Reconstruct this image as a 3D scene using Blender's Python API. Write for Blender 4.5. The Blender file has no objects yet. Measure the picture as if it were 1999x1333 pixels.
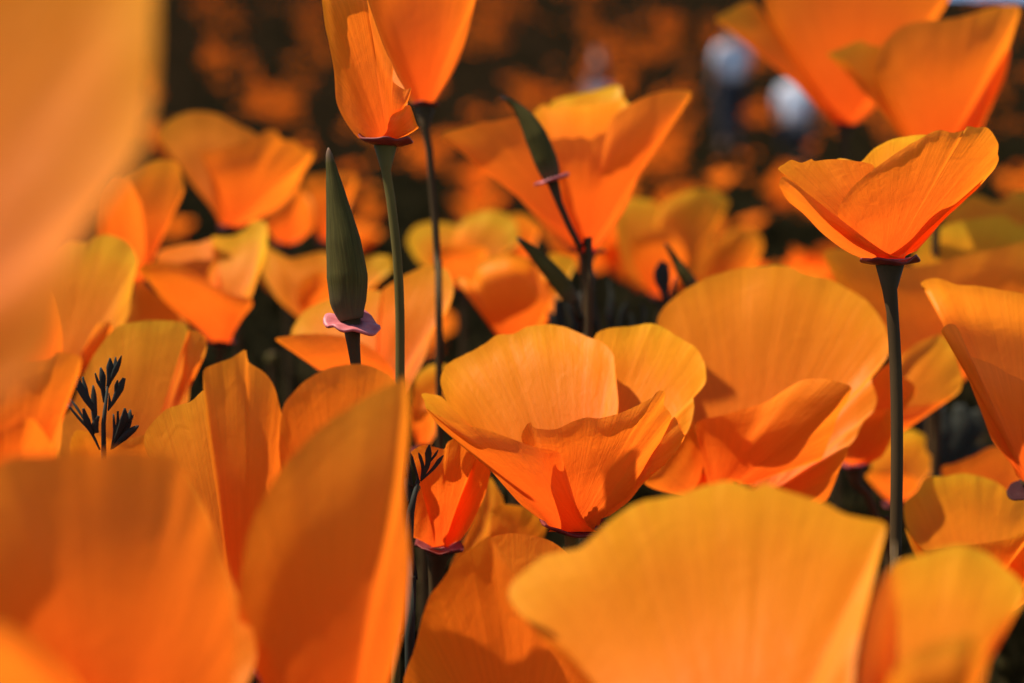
import bpy, math, random
import numpy as np
from mathutils import Vector, Matrix, noise

random.seed(7)
scene = bpy.context.scene
COL = scene.collection
R = math.radians

# ------------------------------------------------------------------ camera
W0, H0 = 1999.0, 1333.0
LENS, SENSOR = 50.0, 36.0
F = LENS / SENSOR * W0                      # focal length in photo pixels
CAM_Z = 0.32
HORIZON = 450.0                             # image row of the eye level
PITCH = math.atan((H0 / 2 - HORIZON) / F)
cam_data = bpy.data.cameras.new('camera')
cam = bpy.data.objects.new('camera', cam_data)
COL.objects.link(cam)
cam.location = (0, 0, CAM_Z)
cam.rotation_euler = (R(90) - PITCH, 0, 0)
cam_data.lens = LENS
cam_data.sensor_width = SENSOR
cam_data.clip_start = 0.01
cam_data.clip_end = 500
cam_data.dof.use_dof = True
cam_data.dof.focus_distance = 0.300
cam_data.dof.aperture_fstop = 9.0
cam_data.dof.aperture_blades = 0
scene.camera = cam
CAM_M = Matrix.Translation((0, 0, CAM_Z)) @ Matrix.Rotation(R(90) - PITCH, 4, 'X')

# ------------------------------------------------------------------ world, sun, exposure
SUN = Vector((-0.50, 0.05, 0.86)).normalized()        # towards the sun: high, from the left, a touch behind the flowers
world = bpy.data.worlds.new('World')
scene.world = world
world.use_nodes = True
wn = world.node_tree
sky = wn.nodes.new('ShaderNodeTexSky')
sky.sky_type = 'NISHITA'
sky.sun_disc = False
sky.sun_elevation = math.asin(SUN.z)
sky.sun_rotation = math.atan2(SUN.x, SUN.y)
sky.altitude = 2000
sky.dust_density = 0.0
sky.air_density = 0.8
sky.ozone_density = 1.0
bg = wn.nodes['Background']
bg.inputs['Strength'].default_value = 0.11
wn.links.new(sky.outputs[0], bg.inputs[0])
sd = bpy.data.lights.new('sun', 'SUN')
sd.energy = 4.5
sd.angle = R(0.53)
sd.color = (1.0, 0.93, 0.82)
sun = bpy.data.objects.new('sun', sd)
COL.objects.link(sun)
sun.rotation_euler = (-SUN).to_track_quat('-Z', 'Y').to_euler()
sun.location = (-3, 0, 5)
vs = scene.view_settings
vs.view_transform = 'Standard'
vs.look = 'None'
vs.exposure = 1.16
vs.gamma = 1.0
vs.use_curve_mapping = False
scene.cycles.use_denoising = True
scene.cycles.max_bounces = 10
scene.cycles.diffuse_bounces = 6
scene.cycles.transmission_bounces = 8
scene.cycles.sample_clamp_indirect = 6

# ------------------------------------------------------------------ helpers
def PX(px, py, depth):
    return CAM_M @ Vector(((px - W0 / 2) / F * depth, -(py - H0 / 2) / F * depth, -depth))

def smooth(a, b, x):
    t = min(1.0, max(0.0, (x - a) / (b - a)))
    return t * t * (3 - 2 * t)

def terrain(x, y):
    """field that steepens into a hillside; its crest drops towards the right"""
    yy = max(y, 0.0)
    z = 0.02 * y + (0.0026 - 0.0000145 * x) * min(yy, 64) ** 2 - 0.02 * max(0, yy - 64) ** 1.3
    z += 0.10 * noise.noise((x * 0.35, y * 0.35, 0)) * smooth(1.5, 6, abs(y))
    z += 0.012 * noise.noise((x * 4, y * 4, 3.0))
    return z

def mat(name):
    m = bpy.data.materials.new(name)
    m.use_nodes = True
    nt = m.node_tree
    nt.nodes.clear()
    out = nt.nodes.new('ShaderNodeOutputMaterial')
    return m, nt, out

def nd(nt, typ, **kw):
    n = nt.nodes.new(typ)
    for k, v in kw.items():
        if k in n.inputs.keys() if isinstance(k, str) else False:
            n.inputs[k].default_value = v
        else:
            setattr(n, k, v)
    return n

def ramp(nt, stops):
    n = nt.nodes.new('ShaderNodeValToRGB')
    e = n.color_ramp.elements
    while len(e) < len(stops):
        e.new(0.5)
    for el, (p, c) in zip(e, stops):
        el.position = p
        el.color = (*c, 1) if len(c) == 3 else c
    return n

# ------------------------------------------------------------------ materials
def petal_material():
    m, nt, out = mat('poppy_petal')
    L = nt.links
    uv = nd(nt, 'ShaderNodeUVMap')
    sep = nd(nt, 'ShaderNodeSeparateXYZ')
    L.new(uv.outputs[0], sep.inputs[0])
    tone = nd(nt, 'ShaderNodeAttribute', attribute_type='OBJECT', attribute_name='tone')
    seed = nd(nt, 'ShaderNodeObjectInfo')
    # streaks that fan out of the base, following the veins
    cmb = nd(nt, 'ShaderNodeCombineXYZ')
    mu = nd(nt, 'ShaderNodeMath', operation='MULTIPLY'); mu.inputs[1].default_value = 140
    mv = nd(nt, 'ShaderNodeMath', operation='MULTIPLY'); mv.inputs[1].default_value = 2.2
    ms = nd(nt, 'ShaderNodeMath', operation='MULTIPLY'); ms.inputs[1].default_value = 37
    L.new(sep.outputs[0], mu.inputs[0]); L.new(sep.outputs[1], mv.inputs[0]); L.new(seed.outputs['Random'], ms.inputs[0])
    L.new(mu.outputs[0], cmb.inputs[0]); L.new(mv.outputs[0], cmb.inputs[1]); L.new(ms.outputs[0], cmb.inputs[2])
    vein = nd(nt, 'ShaderNodeTexNoise'); vein.inputs['Scale'].default_value = 1.0; vein.inputs['Detail'].default_value = 4; vein.inputs['Roughness'].default_value = 0.65
    L.new(cmb.outputs[0], vein.inputs['Vector'])
    cmb2 = nd(nt, 'ShaderNodeCombineXYZ')
    mu2 = nd(nt, 'ShaderNodeMath', operation='MULTIPLY'); mu2.inputs[1].default_value = 9
    mv2 = nd(nt, 'ShaderNodeMath', operation='MULTIPLY'); mv2.inputs[1].default_value = 2.0
    L.new(sep.outputs[0], mu2.inputs[0]); L.new(sep.outputs[1], mv2.inputs[0])
    L.new(mu2.outputs[0], cmb2.inputs[0]); L.new(mv2.outputs[0], cmb2.inputs[1]); L.new(ms.outputs[0], cmb2.inputs[2])
    blot = nd(nt, 'ShaderNodeTexNoise'); blot.inputs['Scale'].default_value = 1.0; blot.inputs['Detail'].default_value = 3
    L.new(cmb2.outputs[0], blot.inputs['Vector'])
    # colour from base to rim, pushed by blotches and streaks
    add = nd(nt, 'ShaderNodeMath', operation='MULTIPLY_ADD'); add.inputs[1].default_value = 0.18
    L.new(blot.outputs[0], add.inputs[0]); L.new(sep.outputs[1], add.inputs[2])
    add2 = nd(nt, 'ShaderNodeMath', operation='MULTIPLY_ADD'); add2.inputs[1].default_value = 0.16
    L.new(vein.outputs[0], add2.inputs[0]); L.new(add.outputs[0], add2.inputs[2])
    sub = nd(nt, 'ShaderNodeMath', operation='ADD')
    L.new(add2.outputs[0], sub.inputs[0])
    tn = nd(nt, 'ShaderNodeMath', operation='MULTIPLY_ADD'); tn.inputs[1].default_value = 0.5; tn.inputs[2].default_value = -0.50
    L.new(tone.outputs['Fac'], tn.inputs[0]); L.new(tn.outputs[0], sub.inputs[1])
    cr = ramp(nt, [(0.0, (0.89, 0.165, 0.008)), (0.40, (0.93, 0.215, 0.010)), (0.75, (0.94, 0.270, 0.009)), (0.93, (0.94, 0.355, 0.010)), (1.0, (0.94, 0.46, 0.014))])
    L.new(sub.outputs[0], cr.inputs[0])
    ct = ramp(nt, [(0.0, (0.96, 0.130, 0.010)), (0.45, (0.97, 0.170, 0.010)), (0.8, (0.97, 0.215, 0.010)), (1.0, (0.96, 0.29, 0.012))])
    L.new(sub.outputs[0], ct.inputs[0])
    vr = nd(nt, 'ShaderNodeMapRange'); vr.inputs['From Min'].default_value = 0.3; vr.inputs['From Max'].default_value = 0.7
    vr.inputs['To Min'].default_value = 0.90; vr.inputs['To Max'].default_value = 1.03
    L.new(vein.outputs[0], vr.inputs[0])
    mc = nd(nt, 'ShaderNodeVectorMath', operation='SCALE'); L.new(cr.outputs[0], mc.inputs[0]); L.new(vr.outputs[0], mc.inputs['Scale'])
    mt = nd(nt, 'ShaderNodeVectorMath', operation='SCALE'); L.new(ct.outputs[0], mt.inputs[0]); L.new(vr.outputs[0], mt.inputs['Scale'])
    bmp = nd(nt, 'ShaderNodeBump'); bmp.inputs['Strength'].default_value = 0.28; bmp.inputs['Distance'].default_value = 0.0006
    L.new(vein.outputs[0], bmp.inputs['Height'])
    mp3 = nd(nt, 'ShaderNodeMapping'); mp3.inputs['Scale'].default_value = (26, 13, 1); L.new(uv.outputs[0], mp3.inputs[0])
    wr = nd(nt, 'ShaderNodeTexNoise'); wr.inputs['Scale'].default_value = 1.0; wr.inputs['Detail'].default_value = 5; wr.inputs['Distortion'].default_value = 0.8
    L.new(mp3.outputs[0], wr.inputs['Vector'])
    bm2 = nd(nt, 'ShaderNodeBump'); bm2.inputs['Strength'].default_value = 0.15; bm2.inputs['Distance'].default_value = 0.0015
    L.new(wr.outputs[0], bm2.inputs['Height']); L.new(bmp.outputs[0], bm2.inputs['Normal']); bmp = bm2
    dif = nd(nt, 'ShaderNodeBsdfDiffuse'); L.new(mc.outputs[0], dif.inputs[0]); L.new(bmp.outputs[0], dif.inputs['Normal'])
    tra = nd(nt, 'ShaderNodeBsdfTranslucent'); L.new(mt.outputs[0], tra.inputs[0]); L.new(bmp.outputs[0], tra.inputs['Normal'])
    mix = nd(nt, 'ShaderNodeMixShader'); mix.inputs[0].default_value = 0.55
    L.new(dif.outputs[0], mix.inputs[1]); L.new(tra.outputs[0], mix.inputs[2])
    gl = nd(nt, 'ShaderNodeBsdfGlossy'); gl.inputs['Roughness'].default_value = 0.46; gl.inputs[0].default_value = (0.95, 0.92, 0.95, 1)
    L.new(bmp.outputs[0], gl.inputs['Normal'])
    fr = nd(nt, 'ShaderNodeFresnel'); fr.inputs['IOR'].default_value = 1.36
    mg = nd(nt, 'ShaderNodeMixShader')
    fm = nd(nt, 'ShaderNodeMath', operation='MULTIPLY'); fm.inputs[1].default_value = 0.5; L.new(fr.outputs[0], fm.inputs[0]); fc = nd(nt, 'ShaderNodeMath', operation='MINIMUM'); fc.inputs[1].default_value = 0.006; L.new(fm.outputs[0], fc.inputs[0]); L.new(fc.outputs[0], mg.inputs[0]); L.new(mix.outputs[0], mg.inputs[1]); L.new(gl.outputs[0], mg.inputs[2])
    L.new(mg.outputs[0], out.inputs[0])
    return m

def simple(name, stops, scale=60, rough=0.5, spec=0.35, stretch=(1, 1, 1), bump=0.15, transl=0.0, coord='Object'):
    m, nt, out = mat(name)
    L = nt.links
    tc = nd(nt, 'ShaderNodeTexCoord')
    mp = nd(nt, 'ShaderNodeMapping'); mp.inputs['Scale'].default_value = stretch
    L.new(tc.outputs[coord], mp.inputs[0])
    no = nd(nt, 'ShaderNodeTexNoise'); no.inputs['Scale'].default_value = scale; no.inputs['Detail'].default_value = 5
    L.new(mp.outputs[0], no.inputs['Vector'])
    cr = ramp(nt, stops)
    L.new(no.outputs[0], cr.inputs[0])
    p = nd(nt, 'ShaderNodeBsdfPrincipled')
    p.inputs['Roughness'].default_value = rough
    p.inputs['Specular IOR Level'].default_value = spec
    L.new(cr.outputs[0], p.inputs['Base Color'])
    if bump:
        b = nd(nt, 'ShaderNodeBump'); b.inputs['Strength'].default_value = bump; b.inputs['Distance'].default_value = 0.001
        L.new(no.outputs[0], b.inputs['Height']); L.new(b.outputs[0], p.inputs['Normal'])
    if transl:
        t = nd(nt, 'ShaderNodeBsdfTranslucent'); L.new(cr.outputs[0], t.inputs[0])
        mx = nd(nt, 'ShaderNodeMixShader'); mx.inputs[0].default_value = transl
        L.new(p.outputs[0], mx.inputs[1]); L.new(t.outputs[0], mx.inputs[2]); L.new(mx.outputs[0], out.inputs[0])
    else:
        L.new(p.outputs[0], out.inputs[0])
    return m

M_PETAL = petal_material()
M_FAR = simple('far_petal', [(0.3, (0.84, 0.14, 0.008)), (0.7, (0.90, 0.22, 0.012))], 3, 0.9, 0.0, bump=0, transl=0.35)
M_STEM = simple('poppy_stem', [(0.3, (0.070, 0.052, 0.014)), (0.7, (0.115, 0.085, 0.022))], 40, 0.6, 0.03, (6, 6, 0.6))
M_STEM_DARK = simple('poppy_stem_purple', [(0.3, (0.036, 0.021, 0.009)), (0.7, (0.060, 0.036, 0.014))], 40, 0.6, 0.03, (6, 6, 0.6))
M_RIM = simple('receptacle_rim', [(0.3, (0.10, 0.014, 0.012)), (0.7, (0.17, 0.030, 0.020))], 260, 0.5, 0.12)
M_PURPLE = simple('purple_receptacle', [(0.3, (0.022, 0.007, 0.007)), (0.7, (0.036, 0.011, 0.010))], 260, 0.6, 0.03)
M_PINK = simple('bud_collar', [(0.3, (0.32, 0.06, 0.06)), (0.7, (0.44, 0.13, 0.12))], 420, 0.5, 0.25)
M_STAMEN = simple('stamen_yellow', [(0.3, (0.75, 0.30, 0.02)), (0.7, (0.85, 0.42, 0.03))], 200, 0.6, 0.2)
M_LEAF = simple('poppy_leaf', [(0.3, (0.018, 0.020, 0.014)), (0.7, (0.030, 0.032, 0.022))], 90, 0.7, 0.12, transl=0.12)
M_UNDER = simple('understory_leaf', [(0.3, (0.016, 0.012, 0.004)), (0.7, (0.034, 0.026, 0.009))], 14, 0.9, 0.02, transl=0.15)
M_GROUND = simple('field_soil', [(0.3, (0.007, 0.004, 0.002)), (0.55, (0.010, 0.006, 0.0028)), (0.8, (0.016, 0.009, 0.004))], 2.2, 1.0, 0.0)
M_SKIN = simple('skin', [(0.3, (0.42, 0.22, 0.14)), (0.7, (0.50, 0.27, 0.18))], 20, 0.5, 0.3)
M_WHITE = simple('white_cotton', [(0.3, (0.42, 0.42, 0.45)), (0.7, (0.5, 0.5, 0.53))], 20, 0.9, 0.1)
M_DARKCLOTH = simple('dark_cloth', [(0.3, (0.018, 0.018, 0.022)), (0.7, (0.03, 0.03, 0.035))], 20, 0.9, 0.1)
M_HAIR = simple('dark_hair', [(0.3, (0.015, 0.011, 0.009)), (0.7, (0.03, 0.02, 0.015))], 60, 0.5, 0.3)

def bud_material():
    m, nt, out = mat('bud_cap')
    L = nt.links
    uv = nd(nt, 'ShaderNodeUVMap')
    sep = nd(nt, 'ShaderNodeSeparateXYZ'); L.new(uv.outputs[0], sep.inputs[0])
    mp = nd(nt, 'ShaderNodeMapping'); mp.inputs['Scale'].default_value = (26, 3.0, 1)
    L.new(uv.outputs[0], mp.inputs[0])
    no = nd(nt, 'ShaderNodeTexNoise'); no.inputs['Scale'].default_value = 1.0; no.inputs['Detail'].default_value = 6; no.inputs['Roughness'].default_value = 0.7
    L.new(mp.outputs[0], no.inputs['Vector'])
    cr = ramp(nt, [(0.25, (0.026, 0.020, 0.005)), (0.55, (0.060, 0.047, 0.010)), (0.8, (0.115, 0.090, 0.022))])
    L.new(no.outputs[0], cr.inputs[0])
    tip = ramp(nt, [(0.0, (0.0, 0.0, 0.0)), (0.90, (0.0, 0.0, 0.0)), (1.0, (0.8, 0.8, 0.8))])
    L.new(sep.outputs[1], tip.inputs[0])
    mx = nd(nt, 'ShaderNodeMix', data_type='RGBA')
    L.new(tip.outputs[0], mx.inputs[0]); L.new(cr.outputs[0], mx.inputs[6]); mx.inputs[7].default_value = (0.19, 0.10, 0.065, 1)
    low = ramp(nt, [(0.0, (0.7, 0.7, 0.7)), (0.22, (0.0, 0.0, 0.0)), (1.0, (0.0, 0.0, 0.0))])
    L.new(sep.outputs[1], low.inputs[0])
    mx2 = nd(nt, 'ShaderNodeMix', data_type='RGBA')
    L.new(low.outputs[0], mx2.inputs[0]); L.new(mx.outputs[2], mx2.inputs[6]); mx2.inputs[7].default_value = (0.075, 0.048, 0.03, 1)
    p = nd(nt, 'ShaderNodeBsdfPrincipled'); p.inputs['Roughness'].default_value = 0.65; p.inputs['Specular IOR Level'].default_value = 0.04
    L.new(mx2.outputs[2], p.inputs['Base Color'])
    b = nd(nt, 'ShaderNodeBump'); b.inputs['Strength'].default_value = 0.35; b.inputs['Distance'].default_value = 0.0006
    L.new(no.outputs[0], b.inputs['Height']); L.new(b.outputs[0], p.inputs['Normal'])
    L.new(p.outputs[0], out.inputs[0])
    return m
M_BUD = bud_material()

# ------------------------------------------------------------------ object plumbing
def mesh_obj(name, verts, faces, material, parent=None, uvs=None, smooth_shade=True):
    org = Vector(parent.location) if parent else Vector((0, 0, 0))
    p = parent
    while p is not None and p.parent is not None:
        p = p.parent; org = org + Vector(p.location)
    me = bpy.data.meshes.new(name)
    me.from_pydata([tuple(Vector(v) - org) for v in verts], [], faces)
    if uvs is not None:
        lay = me.uv_layers.new(name='UVMap')
        vi = np.zeros(len(me.loops), dtype=np.int32)
        me.loops.foreach_get('vertex_index', vi)
        lay.data.foreach_set('uv', np.asarray(uvs, dtype=np.float32)[vi].ravel())
    if smooth_shade:
        me.polygons.foreach_set('use_smooth', [True] * len(me.polygons))
    me.materials.append(material)
    me.update()
    o = bpy.data.objects.new(name, me)
    COL.objects.link(o)
    if parent:
        o.parent = parent
    return o

def thing(name, label, cat, loc, group=None):
    o = bpy.data.objects.new(name, None)
    o.empty_display_size = 0.01
    COL.objects.link(o)
    o.location = loc
    o['label'] = label
    o['category'] = cat
    if group:
        o['group'] = group
    return o

def catmull(pts, n):
    P = [np.array(p, dtype=float) for p in pts]
    seg = [max(1e-6, np.linalg.norm(P[i + 1][:2] - P[i][:2]) ** 0.9) for i in range(len(P) - 1)]
    cum = np.concatenate([[0], np.cumsum(seg)])
    ts = np.linspace(0, cum[-1], n)
    out = []
    for t in ts:
        i = min(len(seg) - 1, max(0, int(np.searchsorted(cum, t, side='right') - 1)))
        f = (t - cum[i]) / seg[i]
        p0 = P[i - 1] if i > 0 else 2 * P[0] - P[1]
        p1, p2 = P[i], P[i + 1]
        p3 = P[i + 2] if i + 2 < len(P) else 2 * P[-1] - P[-2]
        k = 0.42
        m1 = k * (p2 - p0); m2 = k * (p3 - p1)
        # limit the tangents to the length of this span
        d = np.linalg.norm(p2 - p1) * 1.2 + 1e-9
        for mm in (m1, m2):
            l = np.linalg.norm(mm)
            if l > d: mm *= d / l
        f2, f3 = f * f, f * f * f
        out.append((2 * f3 - 3 * f2 + 1) * p1 + (f3 - 2 * f2 + f) * m1 + (-2 * f3 + 3 * f2) * p2 + (f3 - f2) * m2)
    return np.array(out)

def frame_tube(path, radii, nseg=12, flat=1.0, flat_dir=None, wob=None):
    """rings around a 3-D path; returns verts, faces, uvs"""
    path = [Vector(p) for p in path]
    n = len(path)
    verts, faces, uvs = [], [], []
    ref = Vector((0, 1, 0)) if flat_dir is None else flat_dir
    for i, p in enumerate(path):
        t = (path[min(i + 1, n - 1)] - path[max(i - 1, 0)]).normalized()
        b = ref - t * ref.dot(t)
        if b.length < 1e-6: b = Vector((1, 0, 0))
        b.normalize()
        a = t.cross(b)
        for k in range(nseg):
            ang = 2 * math.pi * k / nseg
            r = radii[i] * (1 + (wob(i / (n - 1), ang) if wob else 0))
            verts.append(p + a * (math.cos(ang) * r) + b * (math.sin(ang) * r * flat))
            uvs.append((abs(1 - 2 * k / nseg), i / (n - 1)))
    for i in range(n - 1):
        for k in range(nseg):
            k2 = (k + 1) % nseg
            faces.append((i * nseg + k, i * nseg + k2, (i + 1) * nseg + k2, (i + 1) * nseg + k))
    faces.append(tuple(range(nseg - 1, -1, -1)))
    faces.append(tuple((n - 1) * nseg + k for k in range(nseg)))
    return verts, faces, uvs

def resample(pts, radii, n):
    P = np.array([list(p) for p in pts], dtype=float)
    seg = np.linalg.norm(P[1:] - P[:-1], axis=1)
    cum = np.concatenate([[0], np.cumsum(seg)])
    out, rr = [], []
    for t in np.linspace(0, cum[-1], n):
        i = min(len(seg) - 1, max(0, int(np.searchsorted(cum, t, side='right') - 1)))
        f = (t - cum[i]) / max(seg[i], 1e-9)
        p0 = P[i - 1] if i > 0 else 2 * P[0] - P[1]
        p3 = P[i + 2] if i + 2 < len(P) else 2 * P[-1] - P[-2]
        p1, p2 = P[i], P[i + 1]
        q = 0.5 * ((2 * p1) + (-p0 + p2) * f + (2 * p0 - 5 * p1 + 4 * p2 - p3) * f * f + (-p0 + 3 * p1 - 3 * p2 + p3) * f ** 3)
        out.append(Vector(q)); rr.append(radii[i] * (1 - f) + radii[i + 1] * f)
    return out, rr

# ------------------------------------------------------------------ the setting
def grid_ground():
    ys = [-3 + 0.5 * i for i in range(7)] + [0.25 * i for i in range(1, 24)] + [6 + 0.6 * i for i in range(0, 60)] + [42 + 2 * i for i in range(0, 40)]
    verts, faces = [], []
    nx = 61
    for y in ys:
        hw = 3 + max(0, y) * 0.9
        for i in range(nx):
            x = (i / (nx - 1) * 2 - 1) * hw
            verts.append((x, y, terrain(x, y)))
    for j in range(len(ys) - 1):
        for i in range(nx - 1):
            a = j * nx + i
            faces.append((a, a + 1, a + nx + 1, a + nx))
    o = mesh_obj('ground', verts, faces, M_GROUND)
    o['kind'] = 'structure'
    return o
grid_ground()

# ------------------------------------------------------------------ petals traced as curved sheets
PETAL_N = [0]
def petal(parent, D, base, bnd, a=0.0, tl=0.0, tr=0.0, p=0.72, rip=0.10, curl=0.0, tone=0.5, bw=7.0, sag=0.0, nu=84, nv=30, fold=0.0, name='petal', dz0=0.0, jag=1.0, und=0.22):
    """base: pixel of the petal's foot; bnd: outline pixels (x, y[, extra depth cm]) round the petal from its left to its right edge.
    a: how far (cm) the middle of the rim lies behind (+) or before (-) the foot; tl / tr the same for the two edges."""
    PETAL_N[0] += 1
    sd_ = PETAL_N[0] * 3.71
    pts = [(q[0], q[1], q[2] if len(q) > 2 else 0.0) for q in bnd]
    B = catmull(pts, nu)
    bx, by = base
    L = np.hypot(B[:, 0] - bx, B[:, 1] - by)
    Lm = L.max()
    verts, uvs, faces = [], [], []
    mmpx = D / F
    rnd = 0.15 if a > 0.25 else 0.75          # cupped front petals, straighter back ones
    if a > 0.25: p = max(p, 0.9)
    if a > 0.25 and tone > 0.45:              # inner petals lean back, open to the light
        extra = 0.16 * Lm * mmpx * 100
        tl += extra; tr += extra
    for j in range(nv + 1):
        v = j / nv
        for i in range(nu):
            u = i / (nu - 1)
            wv = math.sin(math.pi * u) ** 0.75 if 0 < u < 1 else 0.0
            t = L[i] / Lm
            rad = 1.0
            # uneven, finely notched rim
            edge = 0.008 * noise.noise((u * 16, sd_, 0)) + 0.003 * noise.noise((u * 45, sd_, 4)) 
            rad += jag * edge * smooth(0.35, 0.8, t) * v ** 6
            fx = bx + bw * (u * 2 - 1) * (1 - v)
            px = fx + (B[i, 0] - fx) * v * rad
            py = by + (B[i, 1] - by) * v * rad
            if sag:
                py += sag * math.sin(math.pi * v) * t
            dzb = (a * wv + tl * (1 - u) + tr * u) * t + B[i, 2]
            dz = dzb * ((1 - rnd) * v ** p + rnd * math.sin(0.5 * math.pi * v)) + dz0
            # long soft folds running out to the rim, finer ones close to it
            dz += 0.6 * rip * t * v * (0.75 * noise.noise((u * 3.4 + 1.3, v * 1.6, sd_)) + 0.22 * v * noise.noise((u * 9, v * 2.2, sd_ + 9)) + 0.16 * v * v * noise.noise((u * 30, v * 2, sd_ + 5)))
            dz += und * t * v * noise.noise((u * 2.3, v * 2.6, sd_ + 20))
            dz += 0.055 * t * smooth(0.7, 1.0, v) * noise.noise((u * 15, v * 1.5, sd_ + 31)) * (Lm * mmpx / 0.04)
            dz += curl * smooth(0.72, 1.0, v) ** 2 * t
            dz += fold * math.exp(-((u - 0.5) / 0.1) ** 2) * v
            verts.append(PX(px, py, D + dz * 0.01))
            uvs.append((u, v * (0.45 + 0.55 * t)))
    for j in range(nv):
        for i in range(nu - 1):
            q = j * nu + i
            faces.append((q, q + 1, q + nu + 1, q + nu))
    o = mesh_obj(name, verts, faces, M_PETAL, parent, uvs)
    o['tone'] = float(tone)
    return o

def rim_disc(parent, c, axis, rad, material, name='receptacle_rim', wav=0.12, seed=0.0, thick=0.10, dish=0.15, n=40, squash=0.0):
    """the flared collar under a poppy: a thin wavy dish"""
    axis = axis.normalized()
    ref = Vector((0, 1, 0)) - axis * axis.y
    ref.normalize(); side = axis.cross(ref)
    verts, faces = [], []
    prof = [(0.20, 0.0, 0), (0.6, 0.02, .3), (0.88, dish * 0.6, .8), (1.0, dish, 1.0), (1.02, dish - thick * .5, 1.0), (0.97, dish - thick, 1.0), (0.6, -thick, .3), (0.2, -thick * 1.6, 0)]
    for (r, h, w) in prof:
        for k in range(n):
            an = 2 * math.pi * k / n
            e = wav * w * (noise.noise((math.cos(an) * 1.6 + seed, math.sin(an) * 1.6, seed)) * 1.8)
            rr = rad * r * (1 + 0.10 * w * noise.noise((math.cos(an) * 2.2, math.sin(an) * 2.2 + seed, 7)))
            verts.append(c + side * (math.cos(an) * rr) + ref * (math.sin(an) * rr) + axis * (rad * (h + e)))
    m = len(prof)
    for i in range(m):
        for k in range(n):
            k2 = (k + 1) % n
            i2 = (i + 1) % m
            faces.append((i * n + k, i * n + k2, i2 * n + k2, i2 * n + k))
    return mesh_obj(name, verts, faces, material, parent)

def stem_tube(parent, pts, radii, material, n=40, name='stem'):
    P, rr = resample(pts, radii, n)
    v, f, uv = frame_tube(P, rr, 14)
    return mesh_obj(name, v, f, material, parent, uv)

def foot_of(p, lean):
    x, y = p.x + lean[0], p.y + lean[1]
    return Vector((x, y, terrain(x, y) - 0.012))

def flower(label, D, base, petals, tone=0.5, flange=5.2, cone=2.9, sr=1.25, path=None, lean=(0.0, 0.006), axis=(0, 0, 1), stemmat=None, rimmat=None, stamens=False, group='orange poppies in the near clump', clen=6.0, bw=None, name='poppy'):
    """one poppy: petals, flared receptacle rim and a stem that runs down to the soil. Sizes in mm."""
    b = PX(base[0], base[1], D)
    ax = Vector(axis).normalized()
    sm = stemmat or M_STEM_DARK
    top = b - ax * 0.0006
    pts = [top, b - ax * 0.0016, b - ax * (clen * 0.0004), b - ax * (clen * 0.001)]
    rad = [cone * 0.001, cone * 0.00097, cone * 0.00068, sr * 0.00108]
    if path:
        for q in path:
            pts.append(PX(q[0], q[1], D + (q[2] * 0.01 if len(q) > 2 else 0)))
            rad.append(sr * 0.001)
        last = pts[-1]
    else:
        last = pts[-1]
    ft = foot_of(last, lean)
    zdrop = last.z - ft.z
    pts.append(last.lerp(ft, 0.5) + Vector((lean[0] * 0.15, 0, 0))); rad.append(sr * 0.00112)
    pts.append(ft); rad.append(sr * 0.0013)
    root = thing(name, label, 'flower', ft, group)
    st = stem_tube(root, pts, rad, sm, 56)
    rim_disc(st, b - ax * 0.0004, ax, flange * 0.001, rimmat or M_RIM, seed=D * 31 + base[0] * 0.01)
    for q in petals:
        q = dict(q)
        q.setdefault('tone', tone)
        bs = q.pop('base', base)
        if bw is not None: q.setdefault('bw', bw)
        petal(root, q.pop('D', D), bs, q.pop('b'), **q)
    if stamens:
        verts, faces = [], []
        rnd = random.Random(int(base[0]))
        for k in range(26):
            an = rnd.uniform(0, 6.283); tilt = rnd.uniform(0.05, 0.38); ln = rnd.uniform(0.007, 0.011)
            d = (ax + Vector((math.cos(an), math.sin(an), 0)) * tilt).normalized()
            p0 = b + Vector((math.cos(an), math.sin(an), 0)) * 0.001
            v, f, _ = frame_tube([p0, p0 + d * ln * .45, p0 + d * ln * .5, p0 + d * ln * .9, p0 + d * ln], [.0002, .0002, .00045, .0005, .0001], 5)
            o_ = len(verts); verts += v; faces += [tuple(i + o_ for i in ff) for ff in f]
        mesh_obj('stamens', verts, faces, M_STAMEN, root)
    return root

def crop(x0, y0, s, pts):
    return [(x0 + q[0] * s, y0 + q[1] * s) + tuple(q[2:]) for q in pts]

# ------------------------------------------------------------------ the near poppies
c6 = lambda pts: crop(780, 600, 0.345, pts)
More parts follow.
